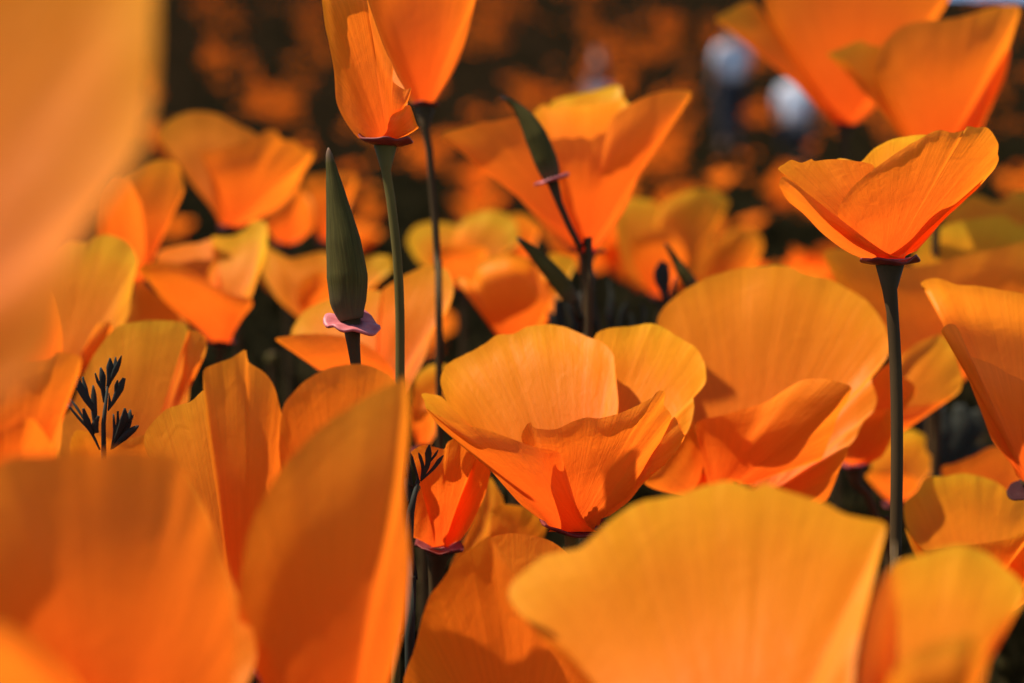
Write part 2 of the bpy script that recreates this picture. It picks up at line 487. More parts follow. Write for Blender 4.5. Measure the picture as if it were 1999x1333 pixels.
# wide-open cup in the middle
flower('wide open orange poppy cup with two upright ruffled back petals, beside the tall thin-stemmed poppy', 0.31, (1122, 1026), [
    dict(b=[(902, 824), (880, 800), (864, 765), (860, 741), (870, 714), (894, 698), (932, 679), (951, 669), (973, 653), (1004, 652), (1028, 638), (1063, 633), (1097, 636), (1125, 648), (1156, 660), (1180, 672), (1197, 693), (1200, 714), (1204, 755), (1207, 793), (1200, 850)], a=2.0, tl=0.8, tr=1.7, p=0.7, rip=0.34, tone=0.44, curl=0.25),
    dict(b=[(1140, 850), (1150, 720), (1160, 657), (1187, 643), (1225, 636), (1263, 631), (1291, 636), (1311, 647), (1339, 665), (1363, 686), (1377, 714), (1378, 745), (1364, 765), (1353, 776), (1355, 793), (1349, 824), (1337, 848), (1318, 816), (1285, 862), (1240, 930)], a=1.8, tl=2.6, tr=-0.2, p=0.7, rip=0.3, tone=0.62, curl=0.2),
    dict(b=[(1225, 900), (1290, 840), (1316, 814), (1326, 834), (1337, 852), (1318, 884), (1297, 907), (1259, 940), (1228, 978), (1190, 1007)], a=-0.5, tl=-0.3, tr=-0.2, rip=0.1, tone=0.2),
    dict(b=[(832, 798), (828, 782), (823, 769), (842, 769), (864, 776), (883, 800), (902, 828), (1000, 900)], a=0.4, tl=-0.2, tr=0.8, rip=0.15, tone=0.55),
    dict(b=[(1056, 1014), (1042, 1005), (1015, 983), (987, 952), (956, 917), (915, 882), (877, 850), (849, 822), (830, 796), (849, 807), (897, 828), (935, 836), (973, 847), (1008, 860), (1042, 872), (1077, 879), (1094, 886), (1108, 930), (1126, 990)], base=(1118, 1038), dz0=-0.45, a=-0.7, tl=0.1, tr=-1.9, p=0.6, rip=0.14, tone=0.4, curl=0.0),
    dict(b=[(1085, 985), (1050, 920), (1018, 857), (1030, 828), (1036, 824), (1044, 836), (1084, 838), (1118, 822), (1146, 814), (1170, 816), (1208, 807), (1242, 793), (1273, 776), (1284, 763), (1298, 766), (1296, 790), (1311, 814), (1287, 866), (1263, 917), (1228, 966), (1194, 993), (1160, 1016)], base=(1118, 1038), dz0=-0.2, a=-0.5, tl=-1.5, tr=-0.1, p=0.6, rip=0.12, tone=0.45, curl=0.0),
], flange=7.6, cone=3.6, clen=7, axis=(0.1, -0.12, 1), stamens=True, bw=48, stemmat=M_STEM)

# the big fan behind it
flower('very broad round-topped orange poppy fan directly behind the tall thin-stemmed poppy', 0.36, (1450, 1000), [
    dict(b=[(1400, 960), (1330, 830), (1295, 720), (1283, 660), (1283, 622), (1299, 596), (1334, 568), (1369, 547), (1415, 531), (1457, 521), (1509, 517), (1544, 521), (1565, 531), (1590, 538), (1625, 547), (1656, 565), (1688, 586), (1712, 610), (1730, 638), (1736, 666), (1735, 691), (1719, 715), (1701, 738), (1703, 752), (1711, 778), (1705, 803), (1684, 824), (1670, 855), (1650, 875), (1600, 899)], a=2.6, tl=1.2, tr=-0.5, p=0.7, rip=0.42, tone=0.42, curl=0.15, nu=120),
    dict(b=[(1500, 990), (1560, 925), (1610, 895), (1655, 872), (1640, 915), (1612, 978), (1560, 1010)], a=-1.2, tl=-0.7, tr=-0.4, tone=0.15, rip=0.1),
    dict(b=[(1352, 948), (1353, 880), (1357, 834), (1366, 820), (1404, 812), (1446, 799), (1495, 785), (1527, 764), (1558, 745), (1579, 740), (1614, 740), (1642, 747), (1663, 757), (1650, 788), (1634, 815), (1628, 838), (1616, 867), (1603, 897), (1579, 901), (1558, 913), (1537, 914), (1509, 908), (1488, 914), (1474, 934)], base=(1412, 958), a=-1.5, tl=-0.9, tr=-1.0, p=0.66, rip=0.05, tone=0.32, curl=0.0),
    dict(b=[(1333, 962), (1290, 958), (1257, 940), (1296, 905), (1330, 860), (1350, 812), (1356, 860), (1350, 955)], base=(1385, 985), a=-0.6, tl=0.1, tr=-0.9, tone=0.45, rip=0.1),
], flange=7, cone=3.4, stamens=True, axis=(0, -0.1, 1), bw=24)

# tall sharp poppy on a bare stem
c7 = lambda pts: crop(1480, 220, 0.2596, pts)
flower('tall backlit orange poppy on a long bare dark stem, rising above its neighbours', 0.30, (1737, 505), [
    dict(b=c7([(860, 980), (700, 760), (560, 480), (590, 351), (700, 360), (775, 365), (870, 270), (980, 210), (1100, 180), (1280, 170), (1350, 260), (1200, 500), (1050, 900)]), a=1.6, tl=0.9, tr=1.2, rip=0.15, tone=0.75, p=0.6),
    dict(b=c7([(750, 1010), (600, 880), (430, 690), (300, 540), (150, 425), (195, 385), (250, 355), (330, 378), (400, 345), (424, 362), (560, 350), (700, 360), (870, 400), (780, 560), (700, 700), (880, 1000)]), a=0.5, tl=-0.1, tr=0.9, rip=0.22, tone=0.45, p=0.65),
    dict(b=c7([(770, 1090), (690, 1055), (600, 1000), (470, 895), (350, 768), (230, 668), (180, 590), (155, 540), (185, 478), (240, 500), (320, 575), (480, 740), (600, 850), (760, 960), (880, 1050)]), a=-0.9, tl=-0.5, tr=-0.8, rip=0.12, tone=0.25, p=0.6, curl=-0.1),
    dict(b=c7([(880, 1060), (790, 950), (690, 860), (612, 800), (600, 740), (640, 650), (730, 540), (860, 430), (1000, 330), (1150, 230), (1300, 150), (1380, 135), (1460, 148), (1555, 125), (1575, 98), (1640, 112), (1720, 110), (1770, 160), (1805, 240), (1800, 310), (1812, 350), (1780, 420), (1720, 490), (1670, 545), (1560, 650), (1400, 800), (1280, 940), (1190, 1040)]), a=-1.1, tl=-1.1, tr=0.4, rip=0.30, tone=0.5, p=0.62, nu=120),
    dict(b=c7([(1090, 1085), (1180, 960), (1290, 840), (1390, 690), (1480, 560), (1600, 385), (1640, 410), (1660, 470), (1668, 548), (1560, 652), (1400, 802), (1280, 942), (1190, 1042)]), a=-0.7, tl=-0.5, tr=0.35, rip=0.05, tone=0.2),
], flange=6.1, cone=3.2, sr=1.28, clen=7.5, axis=(-0.035, -0.05, 1), path=[(1740, 585), (1745, 650), (1750, 760), (1751, 900), (1748, 1080), (1746, 1200)], bw=30)

# rolled poppy at the top
c2 = lambda pts: crop(550, 0, 0.3504, pts)
flower('tall half-closed orange poppy with one petal rolled back, standing just right of the pointed bud', 0.31, (753, 274), [
    dict(b=c2([(480, 765), (510, 500), (560, 300), (600, 330), (640, 420), (690, 510), (700, 620), (660, 700)]), a=1.0, tl=0.4, tr=0.6, tone=0.1, rip=0.1),
    dict(b=c2([(560, 775), (600, 680), (615, 620), (665, 600), (712, 585), (735, 640), (752, 690), (762, 712), (700, 752), (640, 772)]), a=-0.5, tone=0.25, rip=0.05),
    dict(b=c2([(430, 772), (395, 735), (345, 660), (303, 560), (292, 400), (265, 250), (240, 140), (225, 0), (215, -160), (330, -220), (440, -180), (480, 0), (512, 100), (560, 240), (600, 330), (622, 372), (615, 440), (640, 472), (690, 500), (722, 488), (700, 570), (660, 640), (620, 690), (592, 772)]), a=-1.0, tl=0.3, tr=-0.9, rip=0.38, tone=0.55, p=0.6, nu=120, curl=0.1),
], flange=6.0, cone=2.7, sr=1.02, clen=6, axis=(0.06, 0.02, 1), stemmat=M_STEM, path=[(757, 340), (764, 400), (774, 484), (779, 560), (781, 634), (781, 735), (784, 900), (787, 1100), (780, 1230), (772, 1340)], bw=28)

flower('tall closed orange poppy tucked behind the rolled petal, on a dark stem', 0.385, (830, 203), [
    dict(b=[(800, 200), (765, 130), (735, 60), (715, -10), (700, -120), (780, -180), (880, -150), (890, -20), (880, 60), (860, 150)], a=1.2, tl=0.6, tr=0.6, tone=0.3, rip=0.15),
    dict(b=[(812, 204), (790, 172), (762, 110), (738, 50), (722, 0), (716, -100), (800, -170), (900, -160), (938, -60), (928, 0), (911, 70), (893, 123), (865, 175), (851, 198)], a=-1.3, tl=0.1, tr=0.1, tone=0.36, rip=0.22, p=0.6),
], flange=3.6, cone=2.6, sr=1.0, clen=7, path=[(837, 280), (843, 360), (850, 440), (854, 520), (857, 620)], bw=14)

# trumpet
c5 = lambda pts: crop(950, 170, 0.3827, pts)
flower('trumpet-shaped orange poppy with flared wings, behind the leaning green bud', 0.43, (1146, 488), [
    dict(b=[(1110, 470), (1085, 360), (1060, 260), (1076, 201), (1122, 185), (1180, 172), (1210, 168), (1215, 189), (1225, 260), (1190, 420)], a=2.6, tl=1.2, tr=1.2, tone=0.75, rip=0.15, p=0.65),
    dict(b=[(1115, 470), (1080, 370), (1050, 270), (1042, 222), (1054, 208), (1065, 203), (1074, 213), (1115, 208), (1164, 204), (1195, 200), (1215, 190), (1240, 240), (1230, 330), (1190, 440)], a=1.6, tl=0.9, tr=0.7, tone=0.7, rip=0.35, p=0.65),
    dict(b=[(1112, 490), (1100, 485), (1070, 450), (1035, 412), (1000, 372), (950, 326), (910, 298), (864, 270), (862, 262), (890, 252), (940, 240), (1000, 232), (1015, 235), (1028, 255), (1060, 310), (1095, 390), (1125, 470)], a=-0.7, tl=0.4, tr=-0.6, tone=0.25, rip=0.14, p=0.75),
    dict(b=[(1128, 486), (1116, 438), (1098, 384), (1085, 331), (1073, 290), (1068, 262), (1076, 273), (1088, 270), (1107, 268), (1118, 272), (1134, 266), (1153, 274), (1168, 262), (1183, 258), (1199, 227), (1229, 204), (1268, 185), (1294, 178), (1344, 176), (1351, 184), (1333, 212), (1294, 254), (1268, 296), (1245, 346), (1226, 396), (1199, 442), (1176, 476)], a=-1.7, tl=-0.8, tr=0.8, tone=0.38, rip=0.25, p=0.75),
], flange=5.5, cone=3.0, axis=(0.05, -0.05, 1), bw=18)

# ---- left side
c1 = lambda pts: crop(0, 0, 0.3504, pts)
c4 = lambda pts: crop(0, 400, 0.3504, pts)
flower('large soft blurred orange petal wall of the poppy leaning in past the lens', 0.108, (-300, 800), [
    dict(b=[(-20, 790), (70, 720), (112, 650), (126, 560), (150, 470), (215, 380), (265, 310), (292, 220), (300, 120), (304, 0), (310, -140), (200, -280), (0, -320), (-260, -220), (-420, 80), (-480, 400), (-420, 650)], a=0.1, tl=2.1, tr=2.4, rip=0.04, und=0.03, tone=0.68, p=1.0),
    dict(b=[(-350, 770), (-500, 640), (-560, 520), (-470, 430), (-330, 420), (-220, 470), (-160, 560), (-160, 660), (-230, 760)], a=-1.0, tl=0.0, tr=0.0, rip=0.2, tone=0.5),
], flange=5, cone=3, lean=(-0.01, 0.015))

flower('red-orange shaded poppy petal rising behind the small dark leaf, cut by a pale edge', 0.255, (10, 1120), [
    dict(b=[(-120, 1000), (-150, 800), (-60, 715), (0, 707), (49, 709), (98, 702), (112, 688), (133, 690), (158, 698), (155, 729), (137, 771), (117, 813), (110, 867), (100, 960), (60, 1080)], a=-1.0, tl=-0.5, tr=0.3, tone=0.22, rip=0.2, p=0.65),
    dict(b=[(-40, 1080), (-60, 950), (-20, 860), (30, 830), (60, 815), (90, 850), (110, 900), (80, 1010)], a=-1.6, tone=0.1, rip=0.1),
    dict(b=[(-100, 1000), (-100, 820), (0, 740), (100, 730), (120, 860), (60, 1050)], a=1.6, tone=0.4, rip=0.2),
], flange=6)

flower('broad red-orange poppy with a crumpled rim, low beside the small dark leaf', 0.19, (215, 1560), [
    dict(b=[(120, 1500), (20, 1350), (-60, 1180), (-70, 1000), (0, 902), (40, 890), (100, 886), (150, 880), (190, 886), (215, 880), (270, 882), (330, 890), (355, 905), (385, 955), (412, 1020), (438, 1100), (452, 1180), (460, 1260), (440, 1400), (330, 1520)], a=-1.3, tl=0.1, tr=0.4, tone=0.1, rip=0.34, p=0.6, nu=120),
    dict(b=[(120, 1540), (-60, 1400), (-180, 1250), (-120, 1180), (-20, 1200), (40, 1228), (90, 1266), (150, 1322), (200, 1400), (220, 1500)], a=-2.0, tl=-1.2, tr=-1.6, tone=0.4, rip=0.1),
    dict(b=[(150, 1450), (60, 1150), (100, 950), (250, 890), (370, 930), (440, 1100), (500, 1280), (420, 1450)], a=1.5, tl=0.6, tr=0.9, tone=0.4, rip=0.2, D=0.2),
], flange=6, cone=3.2, bw=20)

flower('upright folded poppy petal pressed between the crumpled poppy and the leaf-shaped one', 0.275, (480, 1330), [
    dict(b=[(430, 1250), (380, 1100), (330, 960), (285, 880), (281, 852), (298, 820), (329, 796), (371, 785), (400, 758), (440, 800), (480, 880), (520, 1000), (520, 1200)], a=0.6, tl=-0.2, tr=-0.4, tone=0.5, rip=0.25),
    dict(b=[(445, 1200), (430, 1020), (410, 880), (399, 780), (396, 738), (398, 719), (420, 711), (445, 705), (466, 691), (480, 681), (485, 705), (515, 726), (536, 757), (547, 796), (556, 838), (562, 900), (570, 1000), (540, 1200)], a=-0.8, tl=0.0, tr=0.4, tone=0.48, rip=0.45, nu=100, p=0.7),
], flange=6, cone=3)

flower('tall leaf-shaped orange petal of a closed poppy, pressed edge-on against a dark stem', 0.215, (655, 1560), [
    dict(b=[(600, 1500), (545, 1420), (508, 1330), (476, 1260), (465, 1180), (480, 1060), (510, 980), (556, 905), (620, 840), (700, 782), (760, 750), (792, 734), (797, 745), (798, 850), (787, 950), (796, 1040), (800, 1100), (790, 1200), (770, 1290), (745, 1380), (700, 1490)], a=-1.0, tl=-0.2, tr=0.3, tone=0.5, rip=0.3, p=0.6, nu=120),
    dict(b=[(600, 1480), (560, 1300), (560, 1100), (620, 930), (700, 860), (770, 860), (780, 1050), (770, 1250), (720, 1450)], a=1.3, tl=0.5, tr=0.5, tone=0.4, rip=0.2),
], flange=6, cone=3, lean=(-0.012, 0.0))

flower('curved red-orange petal top peeking over the leaf-shaped poppy, under the pointed bud', 0.275, (660, 1150), [
    dict(b=[(600, 1100), (560, 980), (545, 880), (551, 800), (571, 768), (596, 743), (641, 719), (683, 711), (725, 713), (770, 742), (790, 830), (780, 960), (720, 1090)], a=-1.1, tl=-0.2, tr=0.0, tone=0.3, rip=0.15, p=0.65),
    dict(b=[(600, 1080), (570, 900), (600, 800), (680, 760), (750, 800), (770, 950), (710, 1080)], a=1.3, tone=0.4, rip=0.2),
], flange=6)

flower('tall pale-orange petal plane directly behind the small dark lobed leaf', 0.36, (230, 1060), [
    dict(b=[(170, 1020), (120, 930), (108, 830), (137, 800), (160, 740), (185, 690), (228, 638), (266, 628), (305, 623), (350, 630), (367, 642), (368, 700), (370, 764), (355, 860), (310, 980), (270, 1040)], a=0.8, tl=-0.4, tr=0.5, tone=0.62, rip=0.25, p=0.7),
    dict(b=[(340, 900), (355, 740), (366, 648), (390, 650), (404, 660), (400, 694), (380, 720), (350, 860)], a=-0.2, tl=0.9, tr=0.9, tone=0.25, rip=0.1),
    dict(b=[(200, 1000), (140, 900), (150, 840), (230, 860), (300, 850), (330, 900), (270, 1010)], a=-1.3, tl=-0.6, tr=-0.5, tone=0.55, rip=0.1),
], flange=5.5)

flower('sunlit yellow-orange poppy with a curled-over petal edge, partly hidden by the blurred petal wall', 0.41, (105, 790), [
    dict(b=[(40, 740), (40, 600), (90, 500), (123, 472), (140, 470), (168, 471), (182, 460), (210, 458), (245, 470), (263, 491), (269, 509), (261, 547), (256, 575), (252, 610), (238, 638), (200, 680), (150, 740)], a=0.6, tl=0.8, tr=-0.5, tone=0.85, rip=0.42, p=0.7, nu=100),
    dict(b=[(125, 755), (150, 715), (165, 690), (182, 645), (196, 629), (214, 628), (220, 642), (208, 668), (192, 692), (165, 722), (140, 755)], a=-1.2, tl=-0.5, tr=-0.4, tone=0.2, rip=0.08),
    dict(b=[(60, 760), (0, 700), (-40, 600), (20, 540), (90, 560), (118, 640), (120, 740)], a=-1.5, tone=0.5, rip=0.1),
], flange=5.5)

flower('bowl-shaped yellow-orange poppy with one bright upright tip, left of the pointed bud', 0.45, (430, 668), [
    dict(b=[(380, 620), (340, 570), (308, 520), (305, 498), (333, 482), (385, 474), (413, 468), (424, 498), (425, 530), (430, 600)], a=1.6, tl=0.4, tr=1.3, tone=0.05, rip=0.1),
    dict(b=[(410, 620), (405, 533), (425, 498), (413, 464), (430, 461), (452, 460), (477, 449), (491, 433), (508, 430), (522, 442), (520, 488), (506, 533), (492, 575), (460, 640)], a=1.0, tl=1.5, tr=-0.2, tone=0.95, rip=0.3, p=0.65),
    dict(b=[(385, 640), (350, 614), (315, 582), (291, 551), (271, 530), (273, 519), (308, 512), (350, 519), (385, 533), (420, 558), (456, 575), (488, 582), (492, 596), (470, 622), (441, 645)], a=-1.5, tl=0.2, tr=-0.3, tone=0.62, rip=0.15, p=0.6),
], flange=5, bw=24)

flower('pale orange poppy wedge low between the bowl-shaped yellow poppy and the curled-over one', 0.47, (300, 760), [
    dict(b=[(270, 740), (240, 690), (238, 640), (252, 590), (266, 546), (300, 570), (342, 602), (352, 628), (345, 680), (330, 740)], a=-0.8, tone=0.55, rip=0.12),
    dict(b=[(280, 740), (250, 680), (270, 600), (330, 596), (370, 650), (340, 740)], a=1.2, tone=0.3, rip=0.12),
], flange=5)

flower('lit orange poppy shoulder emerging from behind the blurred petal wall', 0.47, (270, 560), [
    dict(b=[(230, 540), (190, 450), (210, 380), (243, 340), (263, 332), (298, 315), (326, 311), (347, 322), (359, 364), (354, 385), (336, 420), (308, 470), (292, 530)], a=-0.8, tl=0.2, tr=0.6, tone=0.55, rip=0.3, p=0.7),
    dict(b=[(235, 545), (190, 470), (190, 390), (215, 345), (250, 350), (276, 400), (284, 470), (282, 530)], a=-1.6, tl=-0.8, tr=-0.5, tone=0.2, rip=0.12),
], flange=5)

flower('blurred orange poppy with an arched glossy left petal, above the bowl-shaped yellow one', 0.54, (452, 444), [
    dict(b=[(430, 436), (410, 403), (378, 364), (343, 315), (320, 285), (308, 263), (322, 242), (350, 224), (389, 217), (427, 224), (466, 245), (500, 266), (500, 330), (470, 420)], a=1.2, tl=-0.5, tr=0.9, tone=0.32, rip=0.22, p=0.65),
    dict(b=[(428, 436), (418, 390), (405, 330), (392, 298), (430, 290), (498, 266), (526, 254), (543, 261), (550, 273), (575, 275), (592, 291), (613, 296), (606, 315), (592, 336), (578, 368), (543, 403), (498, 431)], a=-1.6, tl=-0.9, tr=0.5, tone=0.42, rip=0.25, p=0.65),
], flange=5, lean=(0.01, 0.01))

flower('dark red-orange poppy bottom showing beneath the arched glossy poppy', 0.60, (560, 476), [
    dict(b=[(535, 470), (516, 440), (519, 425), (550, 395), (582, 365), (600, 390), (611, 425), (610, 447), (585, 468)], a=-1.3, tone=0.2, rip=0.12),
    dict(b=[(540, 470), (520, 420), (560, 380), (605, 385), (612, 440), (585, 470)], a=1.2, tone=0.3, rip=0.12),
], flange=5)

flower('small square-cornered orange poppy half hidden behind the pointed bud tip', 0.66, (638, 470), [
    dict(b=[(620, 462), (600, 400), (594, 348), (620, 342), (648, 338), (694, 343), (688, 378), (668, 420), (652, 464)], a=-1.2, tone=0.4, rip=0.15),
    dict(b=[(622, 462), (605, 390), (615, 350), (670, 345), (686, 380), (655, 464)], a=1.4, tone=0.5, rip=0.15),
], flange=5)

flower('yellow-orange poppy with spread wings behind the lower half of the pointed bud', 0.50, (625, 650), [
    dict(b=[(595, 632), (575, 614), (540, 582), (511, 533), (512, 500), (518, 474), (526, 484), (547, 495), (568, 505), (596, 498), (634, 492), (660, 520), (650, 600)], a=0.9, tl=-0.5, tr=0.8, tone=0.7, rip=0.22),
    dict(b=[(660, 630), (690, 570), (700, 515), (707, 506), (737, 498), (764, 502), (766, 525), (745, 542), (722, 560), (670, 640)], a=0.5, tl=0.8, tr=-0.3, tone=0.95, rip=0.15),
    dict(b=[(600, 635), (580, 590), (590, 545), (630, 530), (670, 560), (660, 635)], a=-1.3, tone=0.45, rip=0.12),
], flange=5)

flower('open orange poppy with a rounded right petal behind the pointed bud collar', 0.39, (738, 800), [
    dict(b=[(690, 760), (620, 720), (575, 680), (569, 649), (580, 626), (599, 604), (640, 583), (700, 572), (745, 570), (760, 640), (750, 760)], a=1.3, tl=-0.2, tr=1.0, tone=0.55, rip=0.2),
    dict(b=[(735, 760), (735, 650), (745, 570), (765, 552), (790, 537), (833, 518), (854, 516), (875, 530), (885, 553), (884, 577), (872, 610), (851, 632), (840, 666), (830, 698), (800, 752), (770, 790)], a=0.8, tl=1.2, tr=-0.6, tone=0.48, rip=0.25, p=0.65),
    dict(b=[(700, 770), (662, 740), (632, 720), (588, 694), (555, 676), (537, 661), (560, 656), (588, 653), (640, 652), (690, 662), (740, 690), (770, 730), (760, 790)], a=-1.5, tl=-0.4, tr=-0.8, tone=0.4, rip=0.15, p=0.65),
], flange=5.5)

# ---- middle distance, centre
flower('blurred yellow three-lobed poppy behind the dark straight stem', 0.58, (905, 560), [
    dict(b=[(860, 540), (816, 512), (795, 475), (796, 462), (805, 446), (826, 435), (854, 433), (882, 438), (903, 450), (930, 500), (920, 555)], a=0.6, tl=-0.4, tr=1.0, tone=0.95, rip=0.22),
    dict(b=[(880, 545), (885, 470), (903, 432), (924, 418), (959, 410), (991, 418), (1008, 438), (1012, 463), (1005, 480), (980, 495), (930, 550)], a=0.3, tl=0.8, tr=-0.4, tone=0.98, rip=0.25),
    dict(b=[(870, 540), (840, 505), (860, 480), (910, 478), (950, 490), (930, 550)], a=-1.4, tone=0.5, rip=0.12),
], flange=4.5)
flower('small blurred orange poppy half hidden between the yellow three-lobed poppy and the trumpet one', 0.63, (1020, 520), [
    dict(b=[(1005, 510), (992, 460), (990, 425), (1005, 416), (1026, 420), (1050, 438), (1052, 455), (1042, 475), (1030, 512)], a=-1.0, tone=0.65, rip=0.2),
    dict(b=[(1005, 510), (990, 440), (1020, 425), (1050, 450), (1035, 510)], a=1.2, tone=0.5, rip=0.2),
], flange=4.5)
flower('arched orange poppy petal under the yellow three-lobed poppy, left of the leaning stem', 0.46, (1005, 700), [
    dict(b=[(985, 680), (960, 640), (924, 570), (900, 556), (886, 541), (905, 536), (920, 540), (930, 516), (952, 503), (991, 495), (1026, 502), (1047, 519), (1064, 551), (1079, 582), (1070, 617), (1040, 670)], a=-1.0, tl=-0.2, tr=-0.2, tone=0.52, rip=0.26, p=0.6, curl=0.5),
    dict(b=[(1030, 680), (1060, 580), (1068, 510), (1072, 495), (1096, 496), (1124, 509), (1114, 537), (1090, 590), (1045, 680)], a=0.8, tl=0.7, tr=0.7, tone=0.85, rip=0.12),
    dict(b=[(985, 680), (945, 600), (960, 530), (1030, 525), (1060, 590), (1035, 680)], a=1.4, tone=0.4, rip=0.12),
], flange=5)
flower('soft yellow-orange poppy with two rounded lobes, right of the trumpet-shaped one', 0.62, (1290, 580), [
    dict(b=[(1265, 570), (1225, 525), (1204, 470), (1200, 425), (1208, 398), (1240, 387), (1275, 394), (1290, 408), (1300, 470), (1295, 560)], a=0.6, tl=-0.3, tr=0.9, tone=0.72, rip=0.25),
    dict(b=[(1270, 570), (1275, 470), (1288, 408), (1310, 385), (1350, 372), (1385, 367), (1414, 384), (1423, 396), (1400, 440), (1385, 482), (1366, 530), (1320, 572)], a=-0.8, tl=0.5, tr=0.2, tone=0.78, rip=0.3),
    dict(b=[(1265, 570), (1230, 500), (1250, 450), (1310, 450), (1340, 500), (1315, 570)], a=-1.4, tone=0.4, rip=0.12),
], flange=4.5)
flower('small blurred orange poppy beside the two-lobed yellow-orange one, above the broad fan', 0.68, (1395, 600), [
    dict(b=[(1380, 580), (1372, 530), (1390, 482), (1420, 455), (1450, 444), (1480, 455), (1489, 480), (1470, 522), (1430, 570)], a=-0.9, tone=0.62, rip=0.2),
    dict(b=[(1380, 580), (1360, 530), (1380, 490), (1430, 480), (1460, 520), (1420, 585)], a=1.2, tone=0.5, rip=0.2),
], flange=4.5)

# ---- right side
flower('blurred tall orange poppy with an outcurled left petal, next to the scalloped blurred one', 0.56, (1650, 243), [
    dict(b=[(1630, 240), (1580, 170), (1540, 90), (1500, 20), (1510, -80), (1640, -140), (1780, -110), (1840, -20), (1800, 80), (1720, 200)], a=1.6, tl=0.5, tr=0.6, tone=0.5, rip=0.3),
    dict(b=[(1635, 243), (1614, 231), (1579, 194), (1544, 154), (1509, 116), (1474, 84), (1439, 56), (1397, 38), (1415, 25), (1450, 6), (1471, 2), (1481, 18), (1509, 49), (1560, 120), (1625, 215)], a=-0.5, tl=0.5, tr=-0.6, tone=0.6, rip=0.14),
    dict(b=[(1625, 236), (1570, 150), (1515, 60), (1492, 12), (1500, -60), (1600, -110), (1740, -100), (1860, -40), (1848, 4), (1800, 80), (1750, 150), (1712, 207), (1675, 240)], a=-1.6, tl=-0.5, tr=0.4, tone=0.34, rip=0.28, p=0.65),
], flange=4.5, bw=18)
flower('blurred orange poppy with a scalloped upper rim, directly behind the tall bare-stemmed one', 0.47, (1830, 318), [
    dict(b=[(1800, 310), (1751, 263), (1716, 212), (1688, 182), (1667, 158), (1656, 122), (1630, 112), (1614, 105), (1632, 98), (1681, 79), (1695, 88), (1719, 92), (1740, 130), (1780, 200), (1820, 300)], a=0.2, tl=-0.2, tr=0.4, tone=0.6, rip=0.2),
    dict(b=[(1800, 310), (1765, 262), (1730, 200), (1708, 140), (1719, 91), (1754, 56), (1789, 42), (1842, 39), (1895, 28), (1929, 17), (1965, 10), (1991, 16), (1980, 60), (1971, 91), (1958, 133), (1929, 196), (1916, 245), (1880, 300)], a=-1.5, tl=-0.6, tr=0.5, tone=0.52, rip=0.35, p=0.65, nu=100),
    dict(b=[(1800, 310), (1750, 200), (1760, 100), (1850, 50), (1940, 40), (1940, 140), (1890, 280)], a=1.6, tone=0.5, rip=0.2),
    dict(b=[(1870, 305), (1920, 220), (1940, 150), (1958, 110), (1972, 96), (1962, 150), (1930, 220), (1895, 300)], a=-0.9, tl=-0.3, tr=0.6, tone=0.15, rip=0.05),
], flange=5, bw=18)
flower('blurred yellow-orange poppy with a ragged rim, behind the pale wide one beside the bare stem', 0.58, (1930, 540), [
    dict(b=[(1890, 510), (1850, 460), (1840, 430), (1868, 400), (1895, 381), (1916, 384), (1940, 395), (1965, 389), (1979, 375), (2040, 380), (2060, 440), (1980, 530)], a=0.5, tone=0.72, rip=0.25),
    dict(b=[(1890, 520), (1860, 460), (1900, 430), (1970, 430), (2010, 470), (1970, 530)], a=-1.3, tone=0.6, rip=0.2),
], flange=5)
flower('pale wide yellow-orange poppy behind the bare dark stem, its front lip darker', 0.45, (1830, 760), [
    dict(b=[(1790, 720), (1770, 580), (1790, 480), (1825, 449), (1860, 436), (1895, 428), (1958, 420), (1990, 440), (2060, 450), (2060, 560), (1900, 720)], a=1.5, tl=0.8, tr=0.5, tone=0.9, rip=0.25),
    dict(b=[(1790, 740), (1700, 650), (1640, 560), (1607, 496), (1625, 486), (1645, 484), (1690, 502), (1740, 516), (1790, 518), (1842, 510), (1895, 495), (1947, 484), (2000, 472), (2080, 470), (2060, 560), (1980, 660), (1880, 745)], a=-1.0, tl=0.3, tr=0.2, tone=0.68, rip=0.26, p=0.65, nu=100),
], flange=6)
flower('glossy orange poppy with a white sheen on its folded-back petal, on a purple receptacle', 0.33, (2012, 948), [
    dict(b=[(1985, 930), (1940, 830), (1895, 720), (1862, 650), (1846, 603), (1820, 575), (1797, 556), (1804, 547), (1825, 542), (1846, 547), (1867, 554), (1912, 558), (1958, 568), (2010, 576), (2090, 590), (2140, 700), (2090, 860)], a=0.7, tl=-0.6, tr=0.5, tone=0.42, rip=0.22, curl=0.8, p=0.6),
    dict(b=[(1992, 935), (1958, 880), (1938, 862), (1915, 803), (1894, 750), (1873, 694), (1850, 664), (1837, 645), (1847, 634), (1862, 632), (1874, 650), (1880, 690), (1902, 698), (1940, 712), (1968, 729), (1999, 744), (2060, 790), (2060, 870), (2035, 935)], a=-1.6, tl=-1.0, tr=0.0, tone=0.08, rip=0.14, p=0.62, nu=100),
], flange=5.5, axis=(-0.55, -0.2, 0.9), lean=(0.01, 0.0), rimmat=M_PURPLE)
